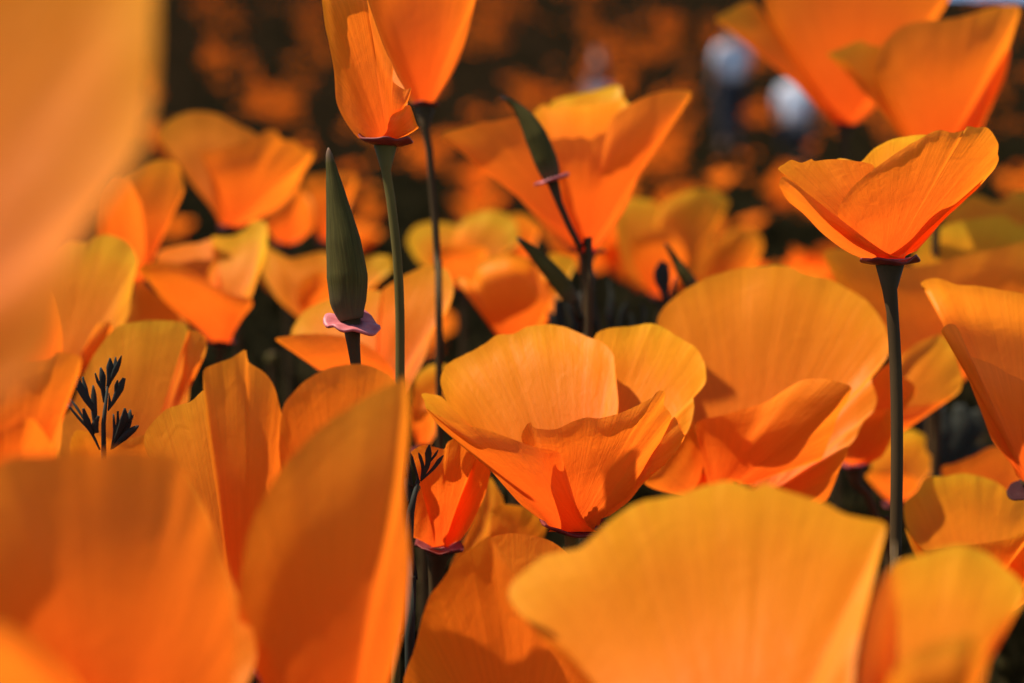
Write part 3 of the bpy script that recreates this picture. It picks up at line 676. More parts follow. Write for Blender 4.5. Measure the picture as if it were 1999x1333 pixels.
flower('orange poppy with a petal stretched sideways behind the bare dark stem', 0.395, (1668, 908), [
    dict(b=[(1705, 860), (1735, 806), (1765, 796), (1825, 786), (1860, 775), (1875, 760), (1878, 736), (1860, 680), (1840, 654), (1825, 656), (1790, 670), (1762, 692), (1735, 710), (1700, 760), (1680, 850)], a=0.6, tl=-0.5, tr=0.6, tone=0.62, rip=0.15),
    dict(b=[(1690, 830), (1686, 780), (1700, 748), (1713, 727), (1740, 708), (1752, 730), (1775, 742), (1788, 756), (1782, 778), (1745, 800), (1715, 860)], a=-0.6, tl=-0.5, tr=-0.4, tone=0.0, rip=0.08),
    dict(b=[(1640, 900), (1610, 860), (1625, 820), (1690, 805), (1740, 800), (1742, 850), (1722, 890), (1695, 905)], a=-1.3, tl=-0.3, tr=-0.3, tone=0.25, rip=0.12),
], flange=4.5, axis=(-0.1, 0, 1), path=[(1690, 960), (1712, 1020), (1736, 1090)])
flower('small blurred pale orange poppy low behind the bare dark stem, above the striped one', 0.47, (1750, 985), [
    dict(b=[(1725, 970), (1700, 920), (1708, 880), (1737, 856), (1772, 838), (1807, 852), (1828, 885), (1830, 905), (1810, 930), (1780, 970)], a=0.6, tone=0.8, rip=0.3),
    dict(b=[(1725, 970), (1690, 930), (1715, 918), (1780, 930), (1795, 950), (1770, 975)], a=-1.2, tone=0.45, rip=0.12),
], flange=4.5)
flower('brown-orange shaded poppy petal wedged under the purple receptacle', 0.43, (1925, 1080), [
    dict(b=[(1890, 1040), (1850, 970), (1838, 915), (1860, 905), (1900, 890), (1940, 872), (1985, 885), (2010, 940), (1990, 1020), (1950, 1070)], a=-0.8, tone=0.02, rip=0.12),
    dict(b=[(1895, 1060), (1860, 970), (1900, 910), (1970, 900), (1990, 990), (1950, 1070)], a=1.2, tone=0.3, rip=0.12),
], flange=5)
flower('yellow-orange cup-shaped poppy with darker stripes inside, under the purple receptacle', 0.355, (1905, 1200), [
    dict(b=[(1860, 1160), (1800, 1090), (1770, 1030), (1765, 985), (1789, 961), (1807, 934), (1842, 929), (1877, 924), (1912, 929), (1947, 943), (1979, 964), (2030, 970), (2060, 1040), (2000, 1140), (1940, 1190)], a=1.4, tl=-0.2, tr=0.2, tone=0.72, rip=0.35, p=0.6, nu=100),
    dict(b=[(1860, 1170), (1800, 1110), (1772, 1050), (1766, 1030), (1780, 1050), (1807, 1074), (1860, 1068), (1912, 1062), (1965, 1052), (2010, 1038), (2050, 1060), (2000, 1150), (1940, 1195)], a=-1.4, tl=-0.2, tr=-0.2, tone=0.7, rip=0.15, p=0.6),
    dict(b=[(1935, 1190), (1945, 1150), (1965, 1115), (1990, 1070), (2020, 1040), (2060, 1060), (2040, 1140), (1980, 1190)], a=-1.7, tl=-1.1, tone=0.3, rip=0.08, jag=0.3),
], flange=5.5, stamens=True, bw=20)

# ---- bottom
flower('huge blurred fan-shaped yellow-orange poppy petal low in front of the open cup', 0.18, (1440, 1640), [
    dict(b=[(1330, 1560), (1230, 1430), (1158, 1335), (1098, 1264), (1053, 1230), (1018, 1202), (997, 1174), (994, 1153), (1004, 1132), (1028, 1111), (1060, 1087), (1105, 1076), (1133, 1069), (1165, 1041), (1197, 1013), (1228, 989), (1263, 975), (1298, 968), (1334, 961), (1387, 947), (1415, 940), (1439, 941), (1467, 953), (1495, 941), (1516, 950), (1562, 968), (1614, 985), (1649, 1003), (1684, 1011), (1719, 1017), (1731, 1028), (1719, 1076), (1702, 1146), (1684, 1216), (1670, 1286), (1660, 1360), (1600, 1520)], a=1.4, tl=1.8, tr=1.6, tone=0.56, rip=0.30, p=0.8, nu=130),
    dict(b=[(1340, 1590), (1230, 1480), (1160, 1400), (1250, 1385), (1400, 1400), (1560, 1390), (1650, 1400), (1600, 1530), (1520, 1610)], a=-1.2, tl=-0.6, tr=-0.6, tone=0.5, rip=0.2),
], flange=6, cone=3.2, bw=24)
flower('blurred yellow-orange poppy with a rounded lobe beside the huge fan-shaped one', 0.175, (1760, 1600), [
    dict(b=[(1705, 1540), (1672, 1420), (1672, 1340), (1682, 1250), (1698, 1176), (1737, 1111), (1750, 1150), (1730, 1300), (1740, 1520)], a=0.2, tl=0.6, tr=1.2, tone=0.2, rip=0.08),
    dict(b=[(1725, 1540), (1715, 1400), (1718, 1250), (1728, 1150), (1739, 1110), (1765, 1090), (1817, 1076), (1877, 1066), (1923, 1076), (1958, 1104), (1989, 1132), (2002, 1153), (1990, 1186), (1950, 1222), (1905, 1300), (1850, 1450), (1800, 1560)], a=1.0, tl=1.7, tr=1.5, tone=0.64, rip=0.22, p=0.8),
    dict(b=[(1730, 1560), (1718, 1420), (1740, 1320), (1790, 1270), (1850, 1250), (1905, 1240), (1925, 1290), (1890, 1400), (1810, 1560)], a=-0.9, tl=-0.5, tr=-0.5, tone=0.62, rip=0.12),
], flange=6)
flower('pleated orange poppy with a sharply shaded front fold, below the open cup', 0.275, (1010, 1560), [
    dict(b=[(960, 1500), (940, 1300), (930, 1150), (945, 1070), (958, 1048), (993, 1043), (1028, 1046), (1063, 1052), (1102, 1073), (1160, 1130), (1200, 1250), (1160, 1420), (1070, 1540)], a=0.8, tl=0.5, tr=0.2, tone=0.12, rip=0.12),
    dict(b=[(920, 1500), (830, 1430), (788, 1340), (808, 1269), (825, 1202), (839, 1164), (860, 1136), (895, 1090), (930, 1062), (957, 1049), (985, 1095), (1018, 1140), (1080, 1220), (1180, 1300), (1230, 1380), (1150, 1500)], a=-1.1, tl=-0.1, tr=-0.9, tone=0.4, rip=0.45, p=0.65, nu=120),
], flange=6, bw=20)
flower('small half-closed orange poppy beside the open cup, its side crossed by a dark leaf', 0.325, (858, 1068), [
    dict(b=c6([(200, 1320), (190, 1180), (290, 1070), (380, 930), (432, 840), (470, 880), (512, 925), (495, 1010), (480, 1070), (400, 1230), (330, 1320)]), a=0.8, tl=0.3, tr=0.2, tone=0.3, rip=0.08),
    dict(b=c6([(150, 1325), (45, 1278), (70, 1150), (100, 1060), (130, 990), (100, 900), (62, 825), (110, 790), (160, 780), (250, 800), (272, 760), (340, 730), (372, 750), (430, 815), (420, 880), (350, 1000), (290, 1080), (190, 1185), (250, 1300)]), a=-0.9, tl=-0.3, tr=-0.5, tone=0.35, rip=0.2, p=0.6, nu=100),
    dict(b=c6([(290, 1322), (350, 1200), (400, 1050), (425, 880), (436, 850), (480, 885), (514, 925), (498, 1010), (480, 1070), (405, 1230), (345, 1318)]), a=-0.5, tone=0.22, rip=0.05),
], flange=5.6, cone=3.6, sr=1.4, clen=10, axis=(0.1, -0.05, 1), bw=18)
flower('pale orange poppy petals showing between the open cup and the half-closed one', 0.37, (950, 1180), [
    dict(b=[(905, 1150), (878, 1111), (902, 1062), (930, 1000), (941, 970), (956, 932), (969, 950), (981, 971), (984, 990), (990, 1080), (970, 1160)], a=0.3, tone=0.6, rip=0.1),
    dict(b=[(935, 1160), (940, 1060), (960, 995), (983, 985), (1018, 987), (1042, 1003), (1068, 1024), (1060, 1054), (1040, 1110), (985, 1170)], a=-0.5, tone=0.62, rip=0.3),
], flange=5)
flower('tiny blurred orange poppy in the dark gap left of the open cup', 0.42, (826, 880), [
    dict(b=[(815, 870), (800, 830), (803, 790), (815, 800), (840, 800), (850, 820), (842, 850)], a=-0.8, tone=0.55, rip=0.12),
    dict(b=[(815, 870), (806, 780), (810, 740), (835, 715), (870, 712), (880, 740), (865, 780), (850, 850)], a=0.9, tone=0.8, rip=0.2),
], flange=4)

# ------------------------------------------------------------------ buds
def bud(label, D, center, widths, collar=None, stem=None, sr=1.2, collarmat=None, wav=0.2):
    """pointed green cap; center pixels from foot to tip, widths in pixels"""
    k = D / F
    pts = [PX(c[0], c[1], D + (c[2] * 0.01 if len(c) > 2 else 0)) for c in center]
    P, rr = resample(pts, [w * 0.5 * k for w in widths], 48)
    rr[-1] *= 0.25; rr[-2] *= 0.75
    v, f, uv = frame_tube(P, rr, 28, wob=lambda t, a: 0.022 * math.cos(a * 9) * (1 - t))
    base = pts[0]
    ax = (pts[1] - pts[0]).normalized()
    sp = [base + ax * 0.0008]; srad = [widths[0] * 0.42 * k]
    for q in stem:
        sp.append(PX(q[0], q[1], D + (q[3] * 0.01 if len(q) > 3 else 0))); srad.append(q[2] * 0.5 * k)
    ft = foot_of(sp[-1], (0.0, 0.004))
    sp += [sp[-1].lerp(ft, 0.5), ft]; srad += [srad[-1], srad[-1] * 1.15]
    root = thing('poppy_bud', label, 'bud', ft, 'green buds among the poppies')
    mesh_obj('bud_cap', v, f, M_BUD, root, uv)
    st = stem_tube(root, sp, srad, M_STEM_DARK, 50)
    if collar:
        rim_disc(st, PX(collar[0], collar[1], D), Vector(collar[3]), collar[2] * 0.5 * k, collarmat or M_PINK, 'collar', wav=wav, seed=collar[0] * .1, thick=0.12, dish=0.02)
    return root

bud('upright pointed green bud on a pink crinkled collar, left of the rolled poppy', 0.298,
    [(686, 624), (680, 590), (678, 540), (670, 470), (659, 400), (649, 340), (643, 305), (641, 288)], [46, 70, 80, 68, 45, 25, 14, 9],
    collar=(688, 628, 110, (0.14, -0.30, 1)), stem=[(688, 650, 38), (690, 672, 26), (694, 700, 19), (698, 760, 18), (700, 900, 18)], wav=0.15)
bud('leaning green bud with a thin pale collar, in front of the trumpet-shaped poppy', 0.375,
    [(1078, 352), (1073, 335), (1065, 312), (1046, 266), (1027, 231), (1004, 204), (977, 187)], [30, 40, 46, 44, 32, 16, 7],
    collar=(1077, 349, 70, (-0.28, 0.02, 1)), stem=[(1082, 366, 26), (1090, 392, 14), (1103, 425, 12), (1126, 470, 13), (1143, 510, 15), (1150, 560, 16)], wav=0.08)
bud('slanting green bud with a pale tip, beside the arched orange petal', 0.38,
    [(1122, 588), (1108, 570), (1090, 546), (1062, 514), (1036, 487), (1020, 473), (1009, 463)], [20, 34, 36, 30, 20, 12, 7],
    stem=[(1130, 612, 18), (1138, 650, 14), (1140, 700, 13)])
bud('small dark slanting bud poking above the broad fan poppy', 0.42,
    [(1352, 560), (1345, 548), (1332, 530), (1318, 506), (1307, 488), (1298, 475)], [22, 27, 24, 15, 10, 6],
    stem=[(1358, 580, 16), (1364, 620, 12), (1366, 680, 11)])
bud('tiny pale pink bud tip in the dark foliage above the open cup', 0.44,
    [(1150, 625), (1150, 616), (1150, 606), (1150, 598)], [16, 20, 18, 7], stem=[(1150, 636, 12), (1150, 670, 11)])
bud('tiny blurred pink bud in the dark gap beside the pointed bud', 0.56,
    [(530, 712), (531, 704), (531, 694), (531, 688)], [22, 26, 24, 12], stem=[(530, 722, 12), (530, 770, 12)])

# ------------------------------------------------------------------ lobed leaves
def leaf(label, D, lobes, stalk, group='lobed leaves among the poppies', material=None):
    k = D / F
    st = [PX(q[0], q[1], D + (q[3] * 0.01 if len(q) > 3 else 0)) for q in stalk]
    sr_ = [q[2] * 0.5 * k for q in stalk]
    ft = foot_of(st[-1], (0, 0.003))
    st += [st[-1].lerp(ft, 0.5), ft]; sr_ += [sr_[-1], sr_[-1]]
    root = thing('poppy_leaf', label, 'leaf', ft, group)
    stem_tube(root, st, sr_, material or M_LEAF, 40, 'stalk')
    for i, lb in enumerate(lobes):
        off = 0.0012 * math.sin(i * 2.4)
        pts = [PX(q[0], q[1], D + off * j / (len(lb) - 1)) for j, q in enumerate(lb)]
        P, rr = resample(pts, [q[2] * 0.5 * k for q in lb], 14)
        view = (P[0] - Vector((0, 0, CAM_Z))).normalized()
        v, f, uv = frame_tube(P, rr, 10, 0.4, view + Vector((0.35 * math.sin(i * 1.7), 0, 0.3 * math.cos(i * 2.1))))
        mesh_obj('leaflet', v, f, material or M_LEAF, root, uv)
    return root

def lc(x0, y0, s, lob):
    return [[(x0 + q[0] * s, y0 + q[1] * s, q[2] * s) for q in l] for l in lob]
leaf('small dark finely lobed leaf standing out against the pale orange petal', 0.292, lc(120, 680, 0.165, [
    [(540, 480, 30), (570, 360, 70), (575, 220, 90), (575, 110, 18)], [(560, 420, 30), (605, 300, 70), (635, 200, 60), (640, 100, 16)], [(575, 400, 30), (640, 260, 70), (680, 170, 50), (710, 85, 14)],
    [(505, 640, 28), (492, 480, 60), (485, 330, 85), (463, 225, 20)], [(485, 500, 20), (430, 390, 40), (398, 290, 16)],
    [(375, 740, 30), (300, 600, 90), (215, 450, 95), (180, 320, 22)], [(330, 640, 30), (280, 470, 60), (252, 335, 18)], [(250, 520, 40), (170, 440, 60), (132, 410, 16)],
    [(400, 960, 40), (388, 760, 75), (382, 560, 70), (375, 435, 18)],
    [(455, 1200, 22), (345, 980, 40), (210, 830, 36), (72, 665, 22)], [(380, 1020, 40), (300, 860, 90), (258, 710, 30)], [(260, 830, 24), (180, 700, 34), (98, 595, 10)], [(420, 1000, 50), (400, 900, 90), (440, 800, 30)],
    [(550, 740, 14), (620, 620, 50), (690, 470, 100), (742, 350, 40)], [(550, 730, 14), (570, 640, 40), (560, 530, 12)], [(640, 560, 30), (650, 440, 50), (665, 375, 16)],
    [(585, 1195, 16), (625, 1020, 40), (622, 880, 34), (615, 775, 16)], [(590, 1190, 16), (660, 950, 50), (668, 740, 24)], [(595, 1180, 20), (700, 960, 90), (745, 830, 110), (748, 705, 20)],
    [(610, 1170, 20), (760, 940, 100), (800, 820, 80), (815, 725, 18)], [(600, 1185, 20), (740, 1050, 90), (850, 960, 80), (915, 915, 16)], [(760, 900, 40), (820, 840, 40), (850, 785, 14)],
]), [(210, 754, 5), (204, 787, 7), (202, 828, 9), (202, 881, 10), (206, 960, 10), (206, 1040, 10)])
leaf('small dark lobed leaf hugging the half-closed poppy beside the open cup', 0.296, lc(740, 820, 0.385, [
    [(205, 320, 10), (185, 255, 14), (165, 190, 18), (158, 165, 5)], [(212, 300, 8), (222, 240, 20), (208, 185, 18), (200, 165, 5)], [(212, 310, 10), (245, 230, 26), (250, 165, 36), (255, 125, 8)], [(250, 220, 10), (285, 175, 16), (300, 150, 5)],
    [(220, 300, 10), (275, 245, 18), (305, 205, 24), (327, 178, 5)], [(165, 340, 14), (152, 260, 26), (146, 180, 10)], [(160, 420, 30), (150, 330, 50), (142, 240, 20)],
]), [(816, 935, 6), (809, 960, 12), (800, 1010, 16), (797, 1060, 18), (806, 1150, 24), (800, 1230, 20)])
leaf('dark upright lobed leaf in front of the two-lobed yellow-orange poppy', 0.43, lc(1050, 440, 0.175, [
    [(1440, 880, 20), (1370, 620, 130), (1360, 520, 130), (1400, 400, 70)], [(1450, 860, 20), (1510, 700, 50), (1540, 575, 20)], [(1430, 860, 20), (1440, 600, 80), (1440, 420, 40)], [(1375, 940, 14), (1340, 850, 16), (1330, 790, 8)],
]), [(1304, 590, 5), (1306, 620, 6), (1308, 680, 7)])
leaf('clump of narrow dark leaflets between the open cup and the trumpet-shaped poppy', 0.45, lc(1050, 440, 0.175, [
    [(700, 1250, 40), (640, 1000, 70), (600, 760, 60), (640, 500, 20)], [(820, 1200, 50), (800, 1000, 80), (820, 800, 60), (790, 620, 16)], [(900, 1200, 40), (940, 980, 70), (1000, 840, 16)],
    [(1150, 1150, 50), (1190, 980, 60), (1150, 850, 14)], [(420, 1200, 60), (380, 950, 130), (330, 760, 120), (240, 640, 20)], [(480, 1200, 60), (440, 900, 120), (520, 720, 60), (540, 560, 30)], [(200, 1150, 60), (160, 1040, 100), (110, 960, 30)], [(300, 1150, 70), (230, 960, 110), (210, 800, 40)],
    [(1060, 1150, 36), (1050, 1020, 40), (1000, 1000, 16)],
]), [(1150, 640, 9), (1152, 700, 9), (1152, 760, 9)])
leaf('dark lobed leaf filling the gap above the striped cup-shaped poppy', 0.50, lc(1620, 560, 0.315, [
    [(700, 1150, 24), (760, 1000, 120), (820, 850, 170), (800, 730, 60)], [(620, 1120, 26), (680, 1100, 40), (860, 1030, 90), (1000, 985, 12)], [(720, 1100, 40), (640, 950, 130), (560, 800, 130), (500, 740, 30)], [(760, 1080, 40), (720, 900, 150), (680, 740, 60)], [(800, 1060, 40), (900, 900, 90), (910, 760, 50)],
]), [(1840, 925, 9), (1842, 980, 9), (1842, 1040, 9)])

# ------------------------------------------------------------------ understory and far poppies
def raw_mesh(name, V, T, material, mats=None, midx=None, uvv=None):
    me = bpy.data.meshes.new(name)
    n = len(T)
    me.vertices.add(len(V)); me.vertices.foreach_set('co', np.ascontiguousarray(V, dtype=np.float32).ravel())
    me.loops.add(n * 3); me.loops.foreach_set('vertex_index', np.ascontiguousarray(T, dtype=np.int32).ravel())
    me.polygons.add(n); me.polygons.foreach_set('loop_start', np.arange(0, n * 3, 3, dtype=np.int32))
    if midx is not None:
        me.polygons.foreach_set('material_index', np.ascontiguousarray(midx, dtype=np.int32))
    for m_ in (mats or [material]):
        me.materials.append(m_)
    me.update(calc_edges=True)
    lay = me.uv_layers.new(name='UVMap')
    uv = np.zeros((n * 3, 2), dtype=np.float32)
    if uvv is not None:
        uv[:, 1] = np.asarray(uvv, dtype=np.float32)[np.asarray(T).ravel()]
        uv[:, 0] = (np.asarray(T).ravel() % 17) / 17.0
    lay.data.foreach_set('uv', uv.ravel())
    return me

rng = np.random.default_rng(11)
def spray_variant(seed):
    """one feathery leaf: a stalk with forked narrow leaflets, about 1 unit tall"""
    r = np.random.default_rng(seed)
    V, T = [], []
    def blade(p, d, ln, w):
        d = d / np.linalg.norm(d)
        s = np.cross(d, r.normal(size=3)); s /= np.linalg.norm(s) + 1e-9
        b = len(V)
        V.extend([p - s * w * .3, p + s * w * .3, p + d * ln * .6 + s * w, p + d * ln * .6 - s * w, p + d * ln])
        T.extend([(b, b + 1, b + 2), (b, b + 2, b + 3), (b + 3, b + 2, b + 4)])
    lean = r.normal(size=3) * [.35, .35, 0]
    top = np.array([0, 0, 1.0]) + lean
    for k in range(9):
        t = .25 + .75 * k / 8
        p = top * t * np.array([t, t, 1])
        for q in range(3):
            d = np.array([math.cos(k * 2.4 + q * 2.1), math.sin(k * 2.4 + q * 2.1), .5 + .9 * t]) + r.normal(size=3) * .25
            ln = .42 * (1.15 - .55 * t)
            e = p + d / np.linalg.norm(d) * ln * .5
            blade(p, d, ln, .022)
            for m_ in range(2):
                blade(e, d + r.normal(size=3) * .55, ln * .7, .026)
    blade(np.zeros(3), top, 1.0, .016)
    return np.array(V), np.array(T)
variants = [spray_variant(50 + i) for i in range(8)]
def scatter(pos, scale, variants):
    Vs, Ts, off = [], [], 0
    for (p, s) in zip(pos, scale):
        V, T = variants[rng.integers(len(variants))]
        a = rng.uniform(0, 6.283); c, sn = math.cos(a), math.sin(a)
        Rm = np.array([[c, -sn, 0], [sn, c, 0], [0, 0, 1]])
        Vs.append(V @ Rm.T * s + p); Ts.append(T + off); off += len(V)
    return np.concatenate(Vs), np.concatenate(Ts)

pos, sc_ = [], []
for i in range(1500):                       # close undergrowth below the flower heads
    y = 0.16 + 2.2 * rng.uniform() ** 1.3
    x = rng.uniform(-1, 1) * (0.12 + y * 0.5)
    s = rng.uniform(0.10, 0.17) * (1.0 if y > 0.45 else 0.8)
    pos.append((x, y, terrain(x, y) - 0.01)); sc_.append(s)
for i in range(6500):                       # the field beyond
    y = 2.0 + 60 * rng.uniform() ** 1.9
    x = rng.uniform(-1, 1) * (0.3 + y * 0.46)
    pos.append((x, y, terrain(x, y) - 0.02)); sc_.append(rng.uniform(0.10, 0.19) * (1 + y * 0.03))
V, T = scatter(pos, sc_, variants)
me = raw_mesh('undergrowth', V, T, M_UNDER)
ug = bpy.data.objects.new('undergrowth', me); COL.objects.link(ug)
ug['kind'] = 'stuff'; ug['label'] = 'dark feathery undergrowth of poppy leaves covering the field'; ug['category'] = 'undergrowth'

def poppy_variant(seed, nu, nv, stem_h):
    """a whole far poppy: four overlapping petals in a cup on a thin stem; metres, foot at the origin"""
    r = np.random.default_rng(seed)
    V, T, MI, UVV = [], [], [], []
    opening = r.uniform(0.55, 1.25); hgt = r.uniform(0.030, 0.042)
    tilt = r.normal(size=2) * .25
    for k in range(4):
        a0 = k * math.pi / 2 + r.normal() * .15
        b = len(V)
        op = opening * r.uniform(.85, 1.15)
        for j in range(nv + 1):
            v = j / nv
            for i in range(nu + 1):
                u = i / nu * 2 - 1
                an = a0 + u * 1.05 * (0.35 + .65 * math.sqrt(v) if v > 0 else .3)
                rad = 0.002 + hgt * op * v ** (.75) * (1 - .10 * u * u) + (.003 * math.sin(u * 5 + seed) * v * v) + (0.0012 if k % 2 else 0)
                z = hgt * v * (1 - .30 * u ** 4) * (1.15 - .3 * op) + .0015 * math.sin(u * 9 + k)*v
                p = np.array([math.cos(an) * rad, math.sin(an) * rad, z])
                p[0] += tilt[0] * p[2]; p[1] += tilt[1] * p[2]; p[2] -= tilt[0] * p[0] + tilt[1] * p[1]
                V.append(p + [0, 0, stem_h]); UVV.append(v)
        for j in range(nv):
            for i in range(nu):
                q = b + j * (nu + 1) + i
                T += [(q, q + 1, q + nu + 2), (q, q + nu + 2, q + nu + 1)]; MI += [0, 0]
    b = len(V)
    for z, rr in ((0, .0016), (stem_h * .5, .0013), (stem_h - .003, .0012), (stem_h + .001, .003)):
        for k in range(3):
            V.append(np.array([math.cos(k * 2.094) * rr, math.sin(k * 2.094) * rr, z])); UVV.append(0)
    for j in range(3):
        for k in range(3):
            q, q2 = b + j * 3 + k, b + j * 3 + (k + 1) % 3
            T += [(q, q2, q2 + 3), (q, q2 + 3, q + 3)]; MI += [1, 1]
    return np.array(V), np.array(T), np.array(MI), np.array(UVV)

def patch(x, y):
    k = x / max(y, 1.0)
    ly = math.log(max(y, 1.0))
    n = noise.noise((k * 24, ly * 2.3, 2.0)) + 0.6 * noise.noise((k * 60, ly * 5.5, 8.0))
    n += 0.30 * math.exp(-((k - 0.03) / 0.08) ** 2) * smooth(14, 34, y)      # the thickest drift runs up the middle of the slope
    return n

# individuals: the nearest poppies of the field behind the clump
ind_meshes = []
for s in range(10):
    V, T, MI, UVV = poppy_variant(200 + s, 6, 5, random.uniform(0.22, 0.30))
    me = raw_mesh('field_poppy', V, T, M_FAR, [M_FAR, M_STEM_DARK], MI, UVV)
    me.polygons.foreach_set('use_smooth', [True] * len(me.polygons))
    ind_meshes.append(me)
count = 0
tries = 0
def field_poppy(x, y, s):
    o = bpy.data.objects.new('field_poppy', random.choice(ind_meshes))
    COL.objects.link(o)
    o.location = (x, y, terrain(x, y) - 0.02)
    o.scale = (s, s, s)
    o.rotation_euler = (random.uniform(-.12, .12), random.uniform(-.12, .12), random.uniform(0, 6.28))
    o['tone'] = random.uniform(0.1, 0.6)
    o['label'] = 'small blurred orange poppy scattered over the dark field behind the clump'
    o['category'] = 'flower'
    o['group'] = 'blurred poppies scattered over the field'
# those that can be made out one by one between the near poppies
for px, py in ((1500, 505), (1572, 490), (1612, 528), (1236, 592), (1285, 560), (1440, 335), (1545, 480), (702, 262), (700, 385), (735, 300), (1205, 530), (480, 330), (1470, 300), (1640, 430), (640, 440), (1500, 430), (905, 330), (930, 390), (560, 520)):
    best = min((abs(0.32 + (HORIZON - py) / F * d_ - 0.29 - terrain((px - W0 / 2) / F * d_, d_)), d_) for d_ in [1.0 + 0.1 * q for q in range(130)])
    field_poppy((px - W0 / 2) / F * best[1], best[1], random.uniform(0.95, 1.1))
while count < 150 and tries < 40000:
    tries += 1
    y = 2.2 + 15 * random.random() ** 0.9
    x = random.uniform(-1, 1) * (0.2 + y * 0.38)
    if patch(x, y) < random.uniform(0.15, 0.7):
        continue
    field_poppy(x, y, random.uniform(0.75, 1.15))
    count += 1

low = [poppy_variant(300 + s, 2, 2, random.uniform(0.22, 0.30)) for s in range(12)]
Vs, Ts, Ms, Us, off = [], [], [], [], 0
n_far = 0
while n_far < 5200:
    y = 4.0 + 59 * random.random() ** 1.25
    x = random.uniform(-1, 1) * (0.5 + y * 0.40)
    if patch(x, y) < random.uniform(0.0, 0.55) + 0.35 * (1 - smooth(8, 22, y)):
        continue
    V, T, MI, UVV = low[random.randrange(12)]
    a = random.uniform(0, 6.283); c, sn = math.cos(a), math.sin(a)
    s = random.uniform(0.8, 1.2) * (1 + max(0, y - 12) * 0.016)
    z = terrain(x, y) - 0.02
    Vs.append((V @ np.array([[c, sn, 0], [-sn, c, 0], [0, 0, 1]])) * [s, s, min(s, 1.3)] + [x, y, z])
    Ts.append(T + off); Ms.append(MI); Us.append(UVV); off += len(V); n_far += 1
me = raw_mesh('far_poppies', np.concatenate(Vs), np.concatenate(Ts), M_FAR, [M_FAR, M_STEM_DARK], np.concatenate(Ms), np.concatenate(Us))
fp = bpy.data.objects.new('far_poppies', me); COL.objects.link(fp)
fp['tone'] = 0.3
fp['kind'] = 'stuff'; fp['label'] = 'orange drifts of far poppies on the rising hillside'; fp['category'] = 'flowers'

# ------------------------------------------------------------------ people far off in the field
def skin_obj(name, verts, edges, radii, material, parent, root=0):
    me = bpy.data.meshes.new(name)
    me.from_pydata(verts, edges, [])
    me.materials.append(material)
    o = bpy.data.objects.new(name, me); COL.objects.link(o); o.parent = parent
    sk = o.modifiers.new('skin', 'SKIN'); sk.use_smooth_shade = True
    for i, r_ in enumerate(radii):
        sv = me.skin_vertices[0].data[i]
        sv.radius = (r_, r_) if not isinstance(r_, tuple) else r_
        sv.use_root = (i == root)
    su = o.modifiers.new('sub', 'SUBSURF'); su.levels = 1; su.render_levels = 2
    return o

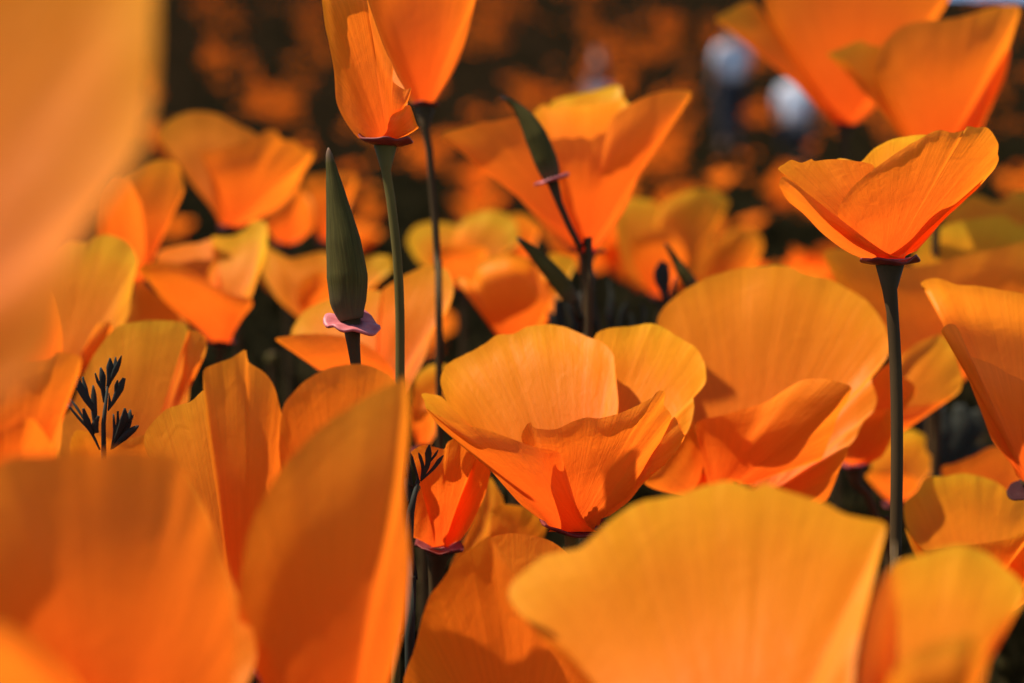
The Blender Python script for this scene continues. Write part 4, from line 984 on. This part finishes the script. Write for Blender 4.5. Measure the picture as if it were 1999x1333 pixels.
def person(label, loc, facing, kneel=False, shirt=None, trousers=None, bend=0.0, arm_out=0.0):
    root = thing('person', label, 'person', loc, 'people out in the poppy field')
    root.rotation_euler = (0, 0, facing)
    ph = 0.50 if kneel else 0.95                      # pelvis height
    def T(y, z): return (y + bend * (z - 0), ph + z)
    V, E, RD = [], [], []
    def add(p, r_, link=None):
        V.append(p); RD.append(r_)
        if link is not None: E.append((link, len(V) - 1))
        return len(V) - 1
    yz = lambda z: (bend * z, ph + z)
    pel = add((0, *yz(0.0)), (0.15, 0.11))
    sp = add((0, *yz(0.24)), (0.135, 0.10), pel)
    ch = add((0, *yz(0.44)), (0.155, 0.115), sp)
    nk = add((0, *yz(0.56)), 0.055, ch)
    hd = add((0, bend * 0.66 + 0.015, ph + 0.66), (0.072, 0.085), nk)
    tp = add((0, bend * 0.74 + 0.01, ph + 0.76), (0.07, 0.085), hd)
    nose = add((0, bend * 0.68 + 0.11, ph + 0.68), 0.014, hd)
    arms = []
    for s in (-1, 1):
        sh = add((s * 0.18, *yz(0.46)), 0.055, ch)
        el = add((s * (0.24 + arm_out), bend * 0.25 + 0.03, ph + 0.18), 0.042, sh)
        wr = add((s * (0.20 + arm_out * 0.5), bend * 0.1 + 0.20, ph + 0.02), 0.028, el)
        pm = add((s * (0.19 + arm_out * 0.5), bend * 0.1 + 0.27, ph - 0.03), (0.036, 0.018), wr)
        for q in range(4):
            f1 = add((s * (0.165 + q * 0.018 + arm_out * 0.5), bend * 0.1 + 0.32, ph - 0.06), 0.009, pm)
            add((s * (0.165 + q * 0.018 + arm_out * 0.5), bend * 0.1 + 0.345 - abs(q - 1.4) * 0.006, ph - 0.095), 0.008, f1)
        t1 = add((s * (0.15 + arm_out * 0.5), bend * 0.1 + 0.26, ph - 0.05), 0.010, wr)
        add((s * (0.145 + arm_out * 0.5), bend * 0.1 + 0.30, ph - 0.075), 0.008, t1)
        arms.append((sh, el, wr))
    legs = []
    for s in (-1, 1):
        hp = add((s * 0.10, 0, ph - 0.05), 0.095, pel)
        if kneel:
            kn = add((s * 0.12, 0.12, 0.07), 0.06, hp)
            an = add((s * 0.11, -0.30, 0.06), 0.042, kn)
            toe = add((s * 0.11, -0.42, 0.05), 0.035, an)
        else:
            kn = add((s * 0.11, 0.04 * s, 0.50), 0.062, hp)
            an = add((s * 0.12, 0.06 * s - 0.02, 0.09), 0.042, kn)
            toe = add((s * 0.13, 0.06 * s + 0.14, 0.045), 0.036, an)
        legs.append((hp, kn, an))
    skin_obj('body', V, E, RD, M_SKIN, root)
    # shirt
    sv = [V[pel], V[sp], V[ch], (0, V[nk][1], V[nk][2] - 0.04)]
    sr_ = [(0.185, 0.145), (0.165, 0.13), (0.18, 0.14), 0.075]
    se = [(0, 1), (1, 2), (2, 3)]
    for (sh, el, wr) in arms:
        a = Vector(V[sh]); b = Vector(V[el])
        sv += [tuple(a), tuple(a.lerp(b, .75))]; sr_ += [0.082, 0.07]
        se += [(2, len(sv) - 2), (len(sv) - 2, len(sv) - 1)]
    skin_obj('shirt', sv, se, sr_, shirt or M_WHITE, root)
    tv = [(0, V[pel][1], V[pel][2] - 0.03)]; trr = [(0.17, 0.135)]; te = []
    for (hp, kn, an) in legs:
        tv += [V[hp], V[kn], tuple(Vector(V[kn]).lerp(Vector(V[an]), .9))]; trr += [0.115, 0.085, 0.07]
        n = len(tv)
        te += [(0, n - 3), (n - 3, n - 2), (n - 2, n - 1)]
    skin_obj('trousers', tv, te, trr, trousers or M_DARKCLOTH, root)
    hv = [(0, V[tp][1] - 0.01, V[tp][2] + 0.015), (0, V[hd][1] - 0.045, V[hd][2] + 0.03), (0, V[hd][1] - 0.06, V[hd][2] - 0.07)]
    skin_obj('hair', hv, [(0, 1), (1, 2)], [(0.092, 0.098), (0.098, 0.08), (0.08, 0.05)], M_HAIR, root)
    return root

def place(px, d):
    p = PX(px, 300, d)
    return (p.x, p.y, terrain(p.x, p.y) - 0.02)
person('standing person in a white top and dark trousers on the hillside', place(1424, 20.0), R(12), bend=-0.08)
person('kneeling person in a white top with dark trousers, right of the standing one', place(1552, 18.5), R(-20), kneel=True)
person('small dark-clothed person with pale trousers kneeling low among far poppies', place(1168, 28.0), R(60), kneel=True, shirt=M_DARKCLOTH, trousers=M_WHITE)
